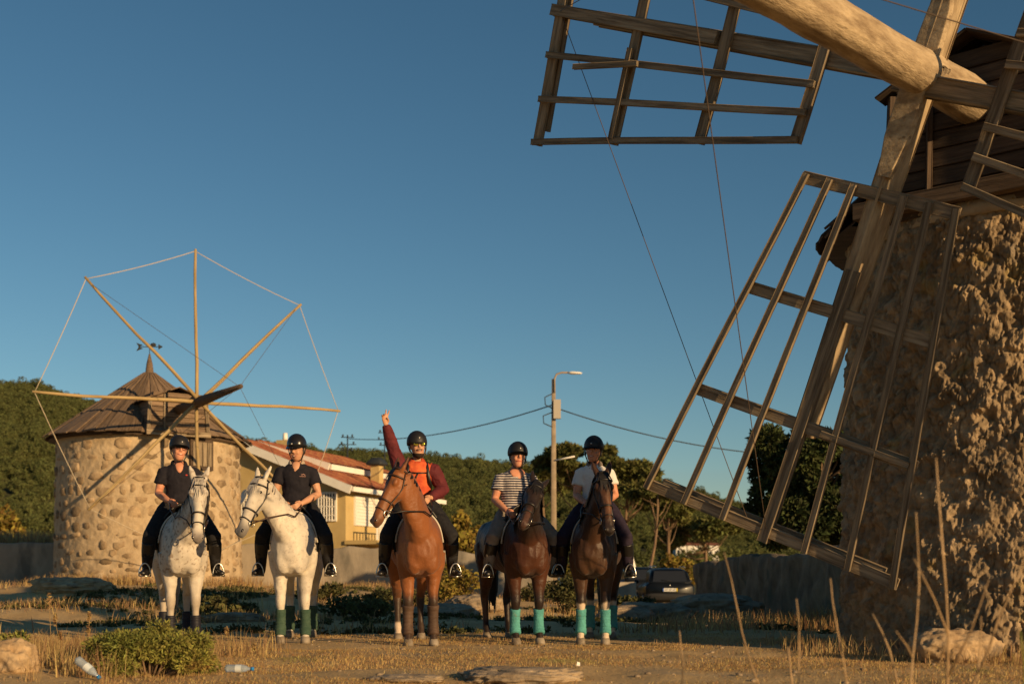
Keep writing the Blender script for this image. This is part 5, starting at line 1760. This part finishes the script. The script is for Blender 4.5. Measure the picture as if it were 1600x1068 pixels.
# ------------------------------------------------------------------ street lamp with cables
M_postc = mat('concrete_post', (0.24, 0.185, 0.125), (0.36, 0.285, 0.20), 3, 0.9, 0.3, 14)
lp = at(865, 900, 44); lp.z = g1(lp.x, lp.y) - 0.05
lamp = thing('street_lamp', lp, 'tall concrete lamp post with grey box and cables between the two right riders', 'street lamp')
zt = CAMH + (HZ - 592) / FPX * 44 - lp.z
mb = MB(); mb.loft([((0, 0, 0), (1, 0, 0), (0, 1, 0), .125, .10, .35), ((0, 0, zt), (1, 0, 0), (0, 1, 0), .07, .06, .35)], 12); mb.build('post', M_postc, lamp)
mb = MB(); mb.tube([(0.03, -.09, zt - 0.5), (0.03, -.09, zt + 0.0), (0.10, -.09, zt + 0.16), (0.28, -.09, zt + 0.22), (0.55, -.09, zt + 0.22)], .035, 8); mb.build('lamp_arm', M_postc, lamp)
mb = MB(); mb.loft([((0.50, -.09, zt + .215), (0, 1, 0), (0, 0, 1), .05, .03), ((0.65, -.09, zt + .21), (0, 1, 0), (0, 0, 1), .11, .055), ((0.95, -.09, zt + .20), (0, 1, 0), (0, 0, 1), .09, .04), ((1.02, -.09, zt + .20), (0, 1, 0), (0, 0, 1), .03, .02)], 12); mb.build('lamp_head', M_white, lamp)
zb = CAMH + (HZ - 640) / FPX * 44 - lp.z
mb = MB(); mb.box((0.12, -.16, zb), (.26, .2, .68)); mb.build('junction_box', mat('box_grey', (0.42, 0.38, 0.32), rough=0.7), lamp, False)
for k, (dx, dz) in enumerate(((-.32, .32), (-.38, -.35))):
    mb = MB(); mb.tube([(-.05, -.1, zb + dz + .25), (dx, -.12, zb + dz + .12), (dx * .95, -.12, zb + dz - .15), (-.05, -.1, zb + dz - .28)], .022, 6); mb.build('cable_loop', M_cable, lamp)
mb = MB(); za = CAMH + (HZ - 719) / FPX * 44 - lp.z; mb.tube([(0.05, -.1, za), (0.75, -.3, za + .12)], .03, 6); mb.build('side_arm', M_white, lamp)
rope('overhead_cable', (0, -.1, zb + .18), at(545, 685, 64) - lp, .022, M_cable, lamp, 0.45, 17, 6)
rope('overhead_cable', (.1, -.1, zb + .05), at(1345, 712, 46) - lp, .022, M_cable, lamp, 0.55, 17, 6)
# white gate post by the wall
gp = at(877, 930, 37); gp.z = g1(gp.x, gp.y) - .05
gpo = thing('gate_post', gp, 'short white gate post below the lamp post', 'post')
mb = MB(); mb.loft([((0, 0, z), (1, 0, 0), (0, 1, 0), w, w, .3) for z, w in ((0, .11), (.95, .11))], 12); mb.build('post', M_white, gpo, False)
mb = MB(); mb.loft([((0, 0, z), (1, 0, 0), (0, 1, 0), w, w, .3) for z, w in ((.95, .13), (1.0, .13), (1.06, .03))], 12); mb.build('cap', M_white, gpo, False)

# ------------------------------------------------------------------ trees and bushes
def curve_pts(p0, p1, bend, n=7):
    p0, p1 = Vector(p0), Vector(p1)
    return [p0.lerp(p1, i / (n - 1)) + Vector(bend) * math.sin(math.pi * i / (n - 1)) for i in range(n)]

def pine(base, h, cw, ch, label, seed, m=M_pine, n_clump=13, leaf=0.20, nleaf=3600, trunk_r=0.16, fill=False, group='pines behind the right riders', lean=(0, 0), name='pine_tree'):
    r = np.random.default_rng(seed); rr_ = random.Random(seed)
    o = thing(name, base, label, 'tree', group)
    top = Vector((lean[0], lean[1], h - ch * 0.45))
    mb = MB(); pts = curve_pts((0, 0, -.2), top, (rr_.uniform(-.3, .3), .1, 0)); mb.tube(pts, list(np.linspace(trunk_r, trunk_r * .45, 7)), 9)
    mb.build('trunk', M_bark, o)
    cen, rad = [], []
    for i in range(n_clump):
        a = r.uniform(0, 6.28); q = math.sqrt(r.uniform(0.05, 1))
        z = h - ch * (0.22 + 0.62 * r.uniform(0, 1) * (0.35 + q * 0.65) if not fill else r.uniform(0.12, 0.92))
        k = 1.0 if not fill else math.sin(math.pi * min(.98, max(.12, 1 - (h - z) / ch * .85)) * .5 + .25)
        c_ = Vector((lean[0] + math.cos(a) * q * cw * .42, lean[1] + math.sin(a) * q * cw * .42, z))
        cen.append(c_); s = cw * (r.uniform(.09, .17) if not fill else r.uniform(.08, .15)); rad.append((s, s, s * (.55 if not fill else .9)))
        st = pts[-1].lerp(pts[3], r.uniform(0, .8))
        mb = MB(); mb.tube(curve_pts(st, c_, (0, 0, -.12 * cw * r.uniform(0, 1)), 5), [trunk_r * .35, trunk_r * .28, trunk_r * .2, trunk_r * .14, trunk_r * .08], 6)
        mb.build('limb', M_bark, o)
    v, f_ = leaf_cloud(nleaf, np.array(cen), np.array(rad), leaf, 2.2, .35, r, radial=.6)
    np_obj('crown', v, f_, m, o)
    return o
def ground_at(px, d):
    x = (px - 800) / FPX * d
    return Vector((x, d, g1(x, d)))
pine(ground_at(905, 72), 9.4, 5.4, 3.4, 'tall pine left of the pole-straight trunks, behind the white polo rider', 101, nleaf=13000, n_clump=20)
pine(ground_at(983, 70), 8.2, 5.4, 3.2, 'broad pine with bare pinkish trunk right of the white polo rider', 102, nleaf=13000, n_clump=20)
pine(ground_at(1001, 64), 6.0, 3.0, 1.4, 'thin pine with pale bare trunk nearest the parked car', 103, nleaf=4500, n_clump=8, trunk_r=.10, lean=(.9, 0))
pine(ground_at(1098, 88), 6.3, 7.2, 2.6, 'low spreading umbrella pine above the parked car', 104, nleaf=12000, n_clump=20)
pine(ground_at(845, 78), 8.7, 4.6, 3.2, 'pine half hidden behind the lamp post', 105, nleaf=9000)
pine(ground_at(1042, 80), 7.0, 4.6, 2.4, 'small pine standing between the broad pine and the umbrella pine', 106, nleaf=8000)
pine(ground_at(1278, 29), 4.5, 3.3, 3.0, 'dense dark conifer rising over the wall behind the near mill sail', 107, m=M_darkpine, n_clump=80, leaf=.065, nleaf=64000, fill=True, group=None, name='conifer')

def bush(name, base, w, h, label, m, seed, n=2600, leaf=.09, elong=1.6, cat='bush', group=None, clumps=12, stem_m=M_bark, dp=None, radial=.3, ragged=0.0):
    r = np.random.default_rng(seed)
    o = thing(name, base, label, cat, group)
    cen, rad = [], []
    dp = dp or w
    for i in range(clumps):
        a = r.uniform(0, 6.28); q = math.sqrt(r.uniform(0, 1))
        z = h * r.uniform(.25, .78 + ragged) * (1 - .45 * q)
        cen.append((math.cos(a) * q * w * .38, math.sin(a) * q * dp * .38, z + h * .05)); s = r.uniform(.7, 1.2)
        k_ = 1 - ragged; rad.append((w * .20 * s * k_, dp * .20 * s * k_, h * .24 * s * (1 + ragged * .3)))
        mb = MB(); mb.tube(curve_pts((cen[-1][0] * .25, cen[-1][1] * .25, -.03), cen[-1], (0, 0, 0), 4), [.018 * h + .006, .014 * h + .004, .01 * h + .003, .004], 5); mb.build('stem', stem_m, o)
    v, f_ = leaf_cloud(n, np.array(cen), np.array(rad), leaf, elong, .2, r, radial=radial)
    np_obj('foliage', v, f_, m, o)
    return o
bush('shrub', ground_at(722, 46), 2.6, 3.4, 'tall yellow-green shrub behind the bay horse', M_yellowbush, 201, 5200, .16, clumps=22)
bush('shrub', ground_at(760, 47), 2.2, 2.5, 'darker yellow-green shrub between the bay horse and the striped rider', M_yellowbush, 202, 3600, .16, clumps=16)
bush('shrub', ground_at(1052, 56), 2.4, 2.4, 'yellow autumn shrub just behind the car roof', M_yellowbush, 203, 3600, .15, clumps=16)
bush('shrub', ground_at(885, 48), 2.6, 1.9, 'low green shrub behind the white gate post', M_yellowbush, 204, 2600, .15, clumps=14)
bush('shrub', ground_at(10, 62), 4.0, 4.4, 'green shrub above the shaded wall at the left edge', M_yellowbush, 205, 4200, .2, clumps=18)
hb = 'dark heather clumps behind the horses'
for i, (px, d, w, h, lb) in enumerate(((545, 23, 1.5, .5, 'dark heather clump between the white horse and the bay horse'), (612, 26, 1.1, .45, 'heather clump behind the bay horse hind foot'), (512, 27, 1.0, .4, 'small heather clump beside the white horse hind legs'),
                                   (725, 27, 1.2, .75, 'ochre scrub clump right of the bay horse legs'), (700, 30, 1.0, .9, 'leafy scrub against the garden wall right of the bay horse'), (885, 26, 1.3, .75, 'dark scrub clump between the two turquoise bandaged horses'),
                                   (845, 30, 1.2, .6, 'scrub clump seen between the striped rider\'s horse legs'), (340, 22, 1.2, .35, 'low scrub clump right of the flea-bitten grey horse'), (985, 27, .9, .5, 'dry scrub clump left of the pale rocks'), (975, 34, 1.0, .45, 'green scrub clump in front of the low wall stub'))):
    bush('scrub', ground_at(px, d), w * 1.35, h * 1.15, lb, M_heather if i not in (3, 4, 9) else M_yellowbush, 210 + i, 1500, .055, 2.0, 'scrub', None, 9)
bush('gorse_bush', ground_at(232, 9.55), 1.22, .34, 'spiky green gorse bush in the left foreground', M_gorse, 230, 34000, .0115, 3.2, clumps=60, dp=.7, radial=.6, ragged=.38)
bush('gorse_bush', ground_at(18, 10.6), .5, .30, 'small green gorse sprig at the left edge', M_gorse, 231, 2400, .022, 2.6, clumps=9, radial=.55)

# ------------------------------------------------------------------ parked cars
M_carp = mat('black_car_paint', (0.004, 0.005, 0.006), rough=0.35, spec=0.25, coat=0.15)
M_trim = mat('black_plastic', (0.015, 0.015, 0.016), rough=0.6)
M_tail = mat('red_tail_lamp', (0.22, 0.012, 0.010), rough=0.2, coat=0.5)
M_tyre = mat('tyre_rubber', (0.02, 0.02, 0.02), rough=0.9)
M_plate = mat('number_plate_white', (0.62, 0.62, 0.60), rough=0.5)
M_blue = mat('plate_blue', (0.02, 0.07, 0.30), rough=0.5)
M_yellow = mat('plate_yellow', (0.60, 0.45, 0.02), rough=0.5)
def car(loc, label, rz, full=True):
    o = thing('parked_car', loc, label, 'car', 'cars parked by the wall', rz)
    X, Zv = Vector((1, 0, 0)), Vector((0, 0, 1))
    mb = MB()   # rear at y = 0, bonnet towards +y
    for (secs) in ([(0.02, .80, .62, .30), (0.10, .86, .62, .36), (0.9, .875, .60, .37), (2.2, .88, .60, .36), (3.2, .87, .57, .33), (3.9, .80, .55, .28), (4.15, .66, .52, .20)],):
        mb.loft([((0, y, z), X, Zv, w, h, .45) for (y, w, z, h) in secs], 28)
    body = mb.build('body', M_carp, o)
    mb = MB()
    mb.loft([((0, y, 0.93 + h / 2 - .05), X, Zv, w, h / 2 + .05, .5) for (y, w, h) in ((.06, .74, .05), (.16, .73, .22), (.36, .68, .47), (.7, .66, .535), (1.6, .66, .545), (2.2, .64, .51), (2.75, .60, .25), (3.05, .56, .04))], 28)
    mb.build('cabin', M_carp, o)
    def quad(name, pts, m):
        q = MB(); q.add(pts, [(0, 1, 2, 3)]); q.add([p + Vector((0, .02, 0)) for p in pts], [(3, 2, 1, 0)]); q.add([pts[0], pts[1], pts[1] + Vector((0, .02, 0)), pts[0] + Vector((0, .02, 0))], [(0, 1, 2, 3)])
        return q.build(name, m, o, False)
    quad('rear_window', [Vector((-.60, .045, .98)), Vector((.60, .045, .98)), Vector((.53, .24, 1.36)), Vector((-.53, .24, 1.36))], M_glassd)
    for s in (-1, 1):
        mb = MB(); mb.loft([((s * .72, .03, .70), X, Zv, .07, .10, .5), ((s * .71, .07, .70), X, Zv, .10, .15, .5), ((s * .71, .14, .70), X, Zv, .12, .16, .5)], 12); mb.build('tail_lamp', M_tail, o)
        mb = MB(); mb.tube([(s * .58, .55, 1.47), (s * .575, .7, 1.505), (s * .57, 2.0, 1.515), (s * .56, 2.15, 1.48)], .018, 6); mb.build('roof_rail', M_steel, o)
        mb = MB(); mb.ball((s * .98, 2.35, .98), (.10, .06, .075), 10); mb.build('wing_mirror', M_carp, o)
        for y in (.78, 3.3):
            mb = MB(); mb.tube([(s * (.70 + .16 * math.sin(a) * 0), 0, 0) for a in (0,)] + [(s * .86, 0, 0)], [.31, .31], 20) if False else mb.loft([((s * .66, y, .31), (0, 1, 0), Zv, .29, .29), ((s * .70, y, .31), (0, 1, 0), Zv, .315, .315), ((s * .85, y, .31), (0, 1, 0), Zv, .315, .315), ((s * .885, y, .31), (0, 1, 0), Zv, .28, .28)], 22)
            wh = mb.build('wheel', M_tyre, o)
            mb = MB(); mb.loft([((s * .88, y, .31), (0, 1, 0), Zv, .20, .20), ((s * .893, y, .31), (0, 1, 0), Zv, .17, .17)], 16); mb.build('rim', M_steel, wh)
    mb = MB(); mb.loft([((0, -.03, .46), X, Zv, .74, .09, .4), ((0, .0, .46), X, Zv, .83, .13, .4), ((0, .14, .46), X, Zv, .88, .14, .4)], 20); mb.build('rear_bumper', M_trim, o)
    if full:
        mb = MB(); mb.box((0, -.035 + .03, .70), (.52, .02, .115)); pl = mb.build('number_plate', M_plate, o, False)
        mb = MB(); mb.box((-.24, -.012 - .006, .70), (.04, .02, .113)); mb.build('plate_band', M_blue, pl, False)
        mb = MB(); mb.box((.24, -.012 - .006, .70), (.04, .02, .113)); mb.build('plate_band', M_yellow, pl, False)
        for k in range(6):
            x = -.165 + k * .052 + (k // 2) * .032
            mb = MB(); mb.box((x, -.018, .70), (.012, .006, .07)); mb.box((x + .016, -.018, .72 if k % 2 else .68), (.022, .006, .012)); mb.build('plate_mark', M_trim, pl, False)
        mb = MB(); mb.tube([(-.03, -.0, .84), (.03, -.0, .84), (0, -.0, .885)], .010, 6, closed=True); mb.ball((0, 0.005, .855), (.022, .01, .022), 8); mb.build('emblem', M_steel, o)
        mb = MB(); mb.tube([(.05, .03, 1.0), (-.30, .07, 1.04)], .010, 6); mb.build('wiper', M_trim, o)
    return o
cp = ground_at(1047, 42.5); car(cp, 'black estate car with its rear to the camera beside the tall wall', R(-1))
cp = ground_at(1006, 47.5); car(cp, 'second dark car mostly hidden left of the black estate', R(4), False)
# pale cone shaped cover by the bare trunks
cn = at(988, 902, 58); tn = thing('folded_parasol', (cn.x, cn.y, g1(cn.x, cn.y)), 'white cone-shaped folded parasol beside the bare trunk', 'parasol')
hz_ = CAMH + (HZ - 868) / FPX * 58 - tn.location.z
mb = MB(); mb.loft([((0, 0, hz_ - q), (1, 0, 0), (0, 1, 0), w * (1 + .12 * (i % 2)), w) for i, (q, w) in enumerate(((0, .03), (.3, .10), (.6, .2), (.95, .31), (1.05, .30)))], 9); mb.build('canopy', M_white, tn, False)
mb = MB(); mb.tube([(0, 0, 0), (0, 0, hz_ + .1)], .03, 6); mb.build('pole', M_postc, tn)
# white houses far off below the hill
for i, (px, w, h, lb) in enumerate(((1062, 5, 2.6, 'tiny white far house left of two others below the umbrella pine'), (1083, 7, 3.0, 'widest tiny white far house below the umbrella pine'), (1112, 5, 2.4, 'tiny white far house nearest the wall'))):
    p = ground_at(px, 204); p.z = float(hill_z(np.array([[p.x]]), np.array([[204.0]]))[0, 0]) - .5
    top = max(1.2, CAMH + (HZ - 852) / FPX * 204 - p.z)
    o = thing('far_house', p, lb, 'house', 'white houses at the foot of the hill')
    mb = MB(); mb.box((0, 0, top / 2), (w * .35, 4, top)); mb.build('wall', M_white, o, False)
    mb = MB(); mb.add([(-w * .2, -2.2, top), (w * .2, -2.2, top), (w * .2, 0, top + .5), (-w * .2, 0, top + .5), (-w * .2, 2.2, top), (w * .2, 2.2, top)], [(0, 1, 2, 3), (3, 2, 5, 4), (0, 3, 4), (1, 5, 2)]); mb.build('roof', M_tile, o, False)
    for k in (-1, 1):
        mb = MB(); mb.box((k * w * .09, -2.02, top * .7), (.4, .08, .6)); mb.build('window', M_glassd, o, False)

# ------------------------------------------------------------------ rocks
def rock(p, size, label, m=M_rock, seed=1, sub_=4, sink=.3, group=None, tilt=0.0, name='rock'):
    b = bmesh.new(); bmesh.ops.create_icosphere(b, subdivisions=sub_ + 1, radius=1.0)
    v = np.array([tuple(q.co) for q in b.verts])
    nn = fbm(v * 1.3 + seed * 3.7, 4, seed) * .36 + fbm(v * 5 + seed, 4, seed + 1) * .16
    cr_ = np.abs(fbm(v * 2.2 + seed * 1.7, 2, seed + 5)); nn = nn - .10 * (cr_ < .05)
    v = v * (1 + nn)[:, None]
    v = np.sign(v) * np.abs(v) ** .85
    v = v * np.array(size); v[:, 2] += size[2] * (1 - sink * 2)
    for q, c_ in zip(b.verts, v):
        q.co = c_
    me = bpy.data.meshes.new(name); b.to_mesh(me); b.free(); smooth(me); me.materials.append(m)
    o = link(bpy.data.objects.new(name, me)); o.location = p; o.rotation_euler = (0, 0, tilt)
    return tag(o, label, 'rock', group)
rock(ground_at(14, 9.2), (.20, .18, .17), 'tan rounded boulder at the lower left corner', M_tanrock, 3)
rock(ground_at(815, 9.55), (.43, .3, .075), 'flat pale rock at the bottom centre', M_rock, 4, sink=.3)
rock(ground_at(630, 9.3), (.3, .2, .03), 'thin rock slab left of the flat pale rock', M_rock, 14, sink=.3)
rock(ground_at(1488, 11.6), (.40, .30, .23), 'rounded rock mound at the foot of the near mill', M_tanrock, 5, sink=.35)
rock(ground_at(1110, 25), (1.0, .7, .33), 'broad fissured rock outcrop in front of the boundary wall', M_rock, 6)
rock(ground_at(1025, 24), (.75, .5, .24), 'low pale rock left of the broad outcrop', M_rock, 7)
rock(ground_at(975, 22.5), (.55, .4, .2), 'small rock beside the white-socked horse', M_rock, 8)
rock(ground_at(1171, 33), (.38, .3, .24), 'pale boulder at the foot of the tall dark wall', M_rock, 9)
rock(ground_at(690, 23), (.7, .5, .2), 'grey rock in shade behind the bay horse', M_rock, 10)
rock(ground_at(745, 25), (.6, .5, .24), 'grey rock in shade behind the striped rider\'s horse', M_rock, 11)
rock(ground_at(365, 20), (.5, .3, .10), 'low stone between the two grey horses', M_rock, 12)
rock(ground_at(115, 29), (1.1, .6, .22), 'long low rock at the foot of the round stone mill', M_tanrock, 13)

# ------------------------------------------------------------------ litter
M_pet = mat('clear_plastic', (0.55, 0.62, 0.68), rough=0.12, spec=0.6); 
M_pet.node_tree.nodes['Principled BSDF'].inputs['Transmission Weight'].default_value = 0.55
M_cap = mat('blue_cap', (0.02, 0.20, 0.50), rough=0.4)
M_lab = mat('bottle_label', (0.50, 0.58, 0.62), (0.66, 0.68, 0.68), 20, 0.5)
def bottle(p, ang, tilt, label, L_=.23, r_=.033):
    o = thing('plastic_bottle', p, label, 'bottle')
    o.rotation_euler = (0, tilt, ang)
    secs = [(0, .6), (.01, .95), (.03, 1), (.07, .93), (.09, 1), (.13, 1), (.155, .95), (.175, .7), (.20, .36), (.215, .36)]
    X, Yv = Vector((0, 1, 0)), Vector((0, 0, 1))
    mb = MB(); mb.loft([((t * L_ / .23, 0, r_), X, Yv, w * r_, w * r_) for t, w in secs], 16); mb.build('bottle_body', M_pet, o)
    mb = MB(); mb.loft([((t * L_ / .23, 0, r_), X, Yv, w * r_, w * r_) for t, w in ((.09, 1.02), (.14, 1.02))], 16, False); mb.build('paper_label', M_lab, o)
    mb = MB(); mb.loft([((t * L_ / .23, 0, r_), X, Yv, w * r_, w * r_) for t, w in ((.212, .45), (.235, .45))], 12); mb.build('cap', M_cap, o)
q = at(116, 1030, 9.0); bottle((q.x, q.y, q.z - .02), R(-12), R(36), 'blue tinted plastic bottle leaning head down in the dry grass')
q = ground_at(352, 9.62); bottle((q.x, q.y, q.z + .005), R(-8), 0, 'clear plastic bottle with blue cap lying by the gorse')
q = ground_at(903, 10.6)
mb = MB(); mb.add([(-.02, 0, .0), (.03, .01, .0), (.035, .03, .05), (-.01, .02, .07), (.0, .05, .03)], [(0, 1, 2, 3), (1, 4, 2), (3, 2, 4)]); o = mb.build('paper_scrap', M_white, None, False); o.location = q; o.scale = (.6, .6, .55); tag(o, 'scrap of white paper on the grass below the right horse', 'litter')

# ------------------------------------------------------------------ grass
def scatter(n, x0, x1, y0, y1, fn=None):
    x = RNG.uniform(x0, x1, n); y = RNG.uniform(y0, y1, n)
    if fn is not None:
        k = RNG.uniform(0, 1, n) < fn(x, y); x, y = x[k], y[k]
    return np.stack([x, y, gz(x, y) - .004], 1)
def pn(x, y, fr, seed):
    return fbm(np.stack([x * fr, y * fr, 0 * x], 1), 3, seed)
def grass(name, label, pos, h, w, lean, m):
    v, f_ = blades(pos, h, w, lean)
    o = np_obj(name, v, f_, m)
    o['kind'] = 'stuff'
    return tag(o, label, 'grass')
p = scatter(230000, -7.5, 8.5, 8.2, 17.0, lambda x, y: np.clip(.55 + 2.2 * pn(x, y, .8, 301), .02, 1) * np.clip(1.25 - (y - 8) / 14, .35, 1))
hgt = RNG.uniform(.010, .032, len(p)) * (1 + .8 * np.clip(pn(p[:, 0], p[:, 1], 1.3, 302), 0, 1))
grass('short_grass', 'short dry golden grass on the ground before the horses', p, hgt, .0030, 2.0, M_drygreen)
p = scatter(14000, -7.5, 6.5, 8.4, 18.0, lambda x, y: (pn(x, y, 1.6, 303) > .34) * .9)
grass('grass_tufts', 'scattered taller dry tufts in the foreground', p, RNG.uniform(.03, .085, len(p)), .0028, 1.1, M_dry)
lx_ = lambda x, y: sstep(-2.2, -3.3, x) * np.clip(.4 + 2.4 * pn(x, y, 1.5, 305), 0.02, 1)
p = scatter(34000, -5.6, -1.9, 8.6, 13.2, lx_)
p = p[(np.hypot(p[:, 0] + 3.8, p[:, 1] - 9.1) > .42) & ~((p[:, 1] < 9.2) & (p[:, 0] < -3.5)) & (np.hypot(p[:, 0] + 3.15, p[:, 1] - 8.85) > .28)]
grass('tall_dry_grass', 'tall dry straw-coloured grass in the left foreground', p, RNG.uniform(.06, .24, len(p)) * RNG.uniform(.6, 1.3, len(p)), .0028, .6, M_dry)
p = scatter(60000, -16, 8, 17, 40, lambda x, y: np.clip(-.05 + 2.2 * pn(x, y, .5, 306), .0, 1) * .9)
grass('rough_grass', 'rough dry grass between the horses and the walls', p, RNG.uniform(.05, .20, len(p)) * (1 + .8 * np.clip(pn(p[:, 0], p[:, 1], .9, 307), 0, 1)), .008, .8, M_dry)
p = scatter(16000, 2.0, 7.2, 17.5, 30, lambda x, y: np.clip(.2 + 1.8 * pn(x, y, .7, 308), 0, 1))
grass('rough_grass', 'dry grass patch around the rock outcrop', p, RNG.uniform(.08, .28, len(p)), .006, .8, M_dry)
p = scatter(9000, -26, -13.5, 42.2, 46)
grass('reeds', 'pale dry reeds showing above the shaded wall on the left', p + np.array([0, 0, 1.2]), RNG.uniform(.3, .9, len(p)), .02, .35, M_dry)
p = scatter(9000, -14.8, -7.0, 33.5, 38, lambda x, y: (np.abs(np.hypot(x - cen1.x, y - cen1.y) - 3.3) < .5) * 1.0)
grass('rough_grass', 'dry grass round the foot of the round stone mill', p, RNG.uniform(.1, .45, len(p)), .010, .6, M_dry)
p = scatter(7000, 3, 8, 10.5, 14.5, lambda x, y: (np.abs(np.hypot(x - cen2.x, y - cen2.y) - 2.7) < .35) * 1.0)
grass('rough_grass', 'weeds round the foot of the near mill', p, RNG.uniform(.05, .22, len(p)), .004, .7, M_dry)
# low heath that darkens the hollow between the horses and the walls
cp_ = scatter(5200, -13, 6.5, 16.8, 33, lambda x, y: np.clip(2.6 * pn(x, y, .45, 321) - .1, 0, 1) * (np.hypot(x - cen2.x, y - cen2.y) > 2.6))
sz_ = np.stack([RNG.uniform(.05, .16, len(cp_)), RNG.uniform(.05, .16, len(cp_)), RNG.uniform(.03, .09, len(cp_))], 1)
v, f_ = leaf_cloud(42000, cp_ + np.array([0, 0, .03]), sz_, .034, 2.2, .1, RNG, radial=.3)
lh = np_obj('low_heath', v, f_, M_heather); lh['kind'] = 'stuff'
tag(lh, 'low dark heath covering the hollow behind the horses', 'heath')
# loose stones and clods on the bare earth
r_ = np.random.default_rng(77)
np_ = scatter(2600, -7.5, 8, 8.6, 22, lambda x, y: np.clip(.5 - 1.5 * pn(x, y, .8, 301), .05, 1))
b_ = bmesh.new(); bmesh.ops.create_icosphere(b_, subdivisions=1, radius=1.0)
iv = np.array([tuple(q.co) for q in b_.verts]); fi = np.array([[v.index for v in q.verts] for q in b_.faces]); b_.free()
pv, pf = [], []
for i, q in enumerate(np_):
    s = .006 + .03 * r_.uniform() ** 3
    pv.append(iv * (1 + r_.uniform(-.3, .3, (len(iv), 1))) * np.array([s, s * .8, s * .55]) + q + np.array([0, 0, s * .25])); pf.append(fi + i * len(iv))
gv = np_obj('loose_stones', np.concatenate(pv), np.concatenate(pf), M_rock); gv['kind'] = 'stuff'
tag(gv, 'small loose stones and clods scattered on the trampled earth', 'stones')
# seed heads standing above the straw at the left
for i, (px, d, h, lb) in enumerate(((80, 10.4, .62, 'tallest dry seed stem at the left edge of the foreground'), (95, 10.2, .42, 'dry seed stem right beside the tallest one'), (132, 10.0, .36, 'short dry seed stem above the leaning bottle'), (90, 9.8, .30, 'lowest dry seed stem by the boulder'), (362, 10.4, .40, 'dry seed stem right of the gorse bush'), (388, 10.2, .26, 'short seed stem left of the white horse feet'), (140, 10.6, .46, 'dry seed stem behind the gorse bush'))):
    p = ground_at(px, d); o = thing('seed_stem', p, lb, 'plant')
    bx_ = rnd.uniform(-.05, .05)
    mb = MB(); mb.tube([(0, 0, -.02), (bx_ * .4, 0, h * .5), (bx_, 0, h * .82)], [.0035, .003, .002], 5); mb.build('stalk', M_dry, o)
    v, f_ = leaf_cloud(60, np.array([[bx_ * 1.05, 0, h * .88]]), np.array([[.014, .014, h * .13]]), .016, 2.4, .1, RNG, radial=.3)
    np_obj('seed_head', v, f_, M_dry, o)
# blurred dry stalks close to the camera at the right
def stalk(px, top, d, label, bend=0.0, forks=(), green=False, r0=.0048, botx=None):
    a = at(botx if botx is not None else px, 1100, d); z0 = g1(a.x, a.y); base = Vector((a.x, a.y, z0 - .02))
    o = thing('dry_stalk', base, label, 'plant', 'dry stalks in the near right foreground')
    t = at(px, top, d) - base
    pts = []
    for i in range(8):
        u = i / 7
        pts.append(Vector((0, 0, 0)).lerp(t, u) + Vector((bend * math.sin(u * 3.14) + .006 * math.sin(u * 9 + px), .012 * math.sin(u * 7), 0)))
    m = M_stalk if not green else M_gorse
    mb = MB(); mb.tube(pts, [r0 * (1 - .06 * i) * (1.25 if i in (2, 5) else 1) for i in range(8)], 7); mb.build('stem', m, o)
    for (u, px2, py2) in forks:
        s = pts[int(u * 7)]; e = at(px2, py2, d - .1) - base
        mb = MB(); mb.tube([s, s.lerp(e, .5) + Vector((.012, 0, -.008)), e], [r0 * .8, r0 * .65, r0 * .4], 6); mb.build('fork', m, o)
stalk(1131, 862, 6.0, 'leaning dry stalk furthest left, in front of the dark wall', -.02, botx=1215)
stalk(1244, 935, 5.6, 'short upright dry stalk second from the left', .008, botx=1250)
stalk(1298, 903, 5.6, 'dry stalk leaning left below the big lattice sail', -.01, botx=1342)
stalk(1364, 958, 5.8, 'short dry stalk bending over near the sail corner', .03, botx=1420, r0=.0062)
stalk(1434, 800, 5.2, 'tall dry stalk left of the forked one', .012, ((.45, 1400, 985),), botx=1416)
stalk(1462, 715, 5.2, 'tallest forked dry stalk in front of the near mill', .02, ((.5, 1428, 872), (.35, 1545, 905)), r0=.006, botx=1480)
stalk(1600, 880, 5.4, 'slanting dry stalk at the right edge', -.015, ((.5, 1560, 960),), botx=1478)
stalk(1532, 962, 5.5, 'short dry stalk below the rock mound', .01, botx=1516)
stalk(1064, 985, 6.2, 'little dry stub in the grass before the car', .0, botx=1066, r0=.005)
stalk(1598, 985, 5.0, 'green grass stem at the lower right corner', .01, botx=1586, green=True, r0=.006)
stalk(1230, 1010, 6.0, 'broken stub left of the rock mound', .02, botx=1236, r0=.006)
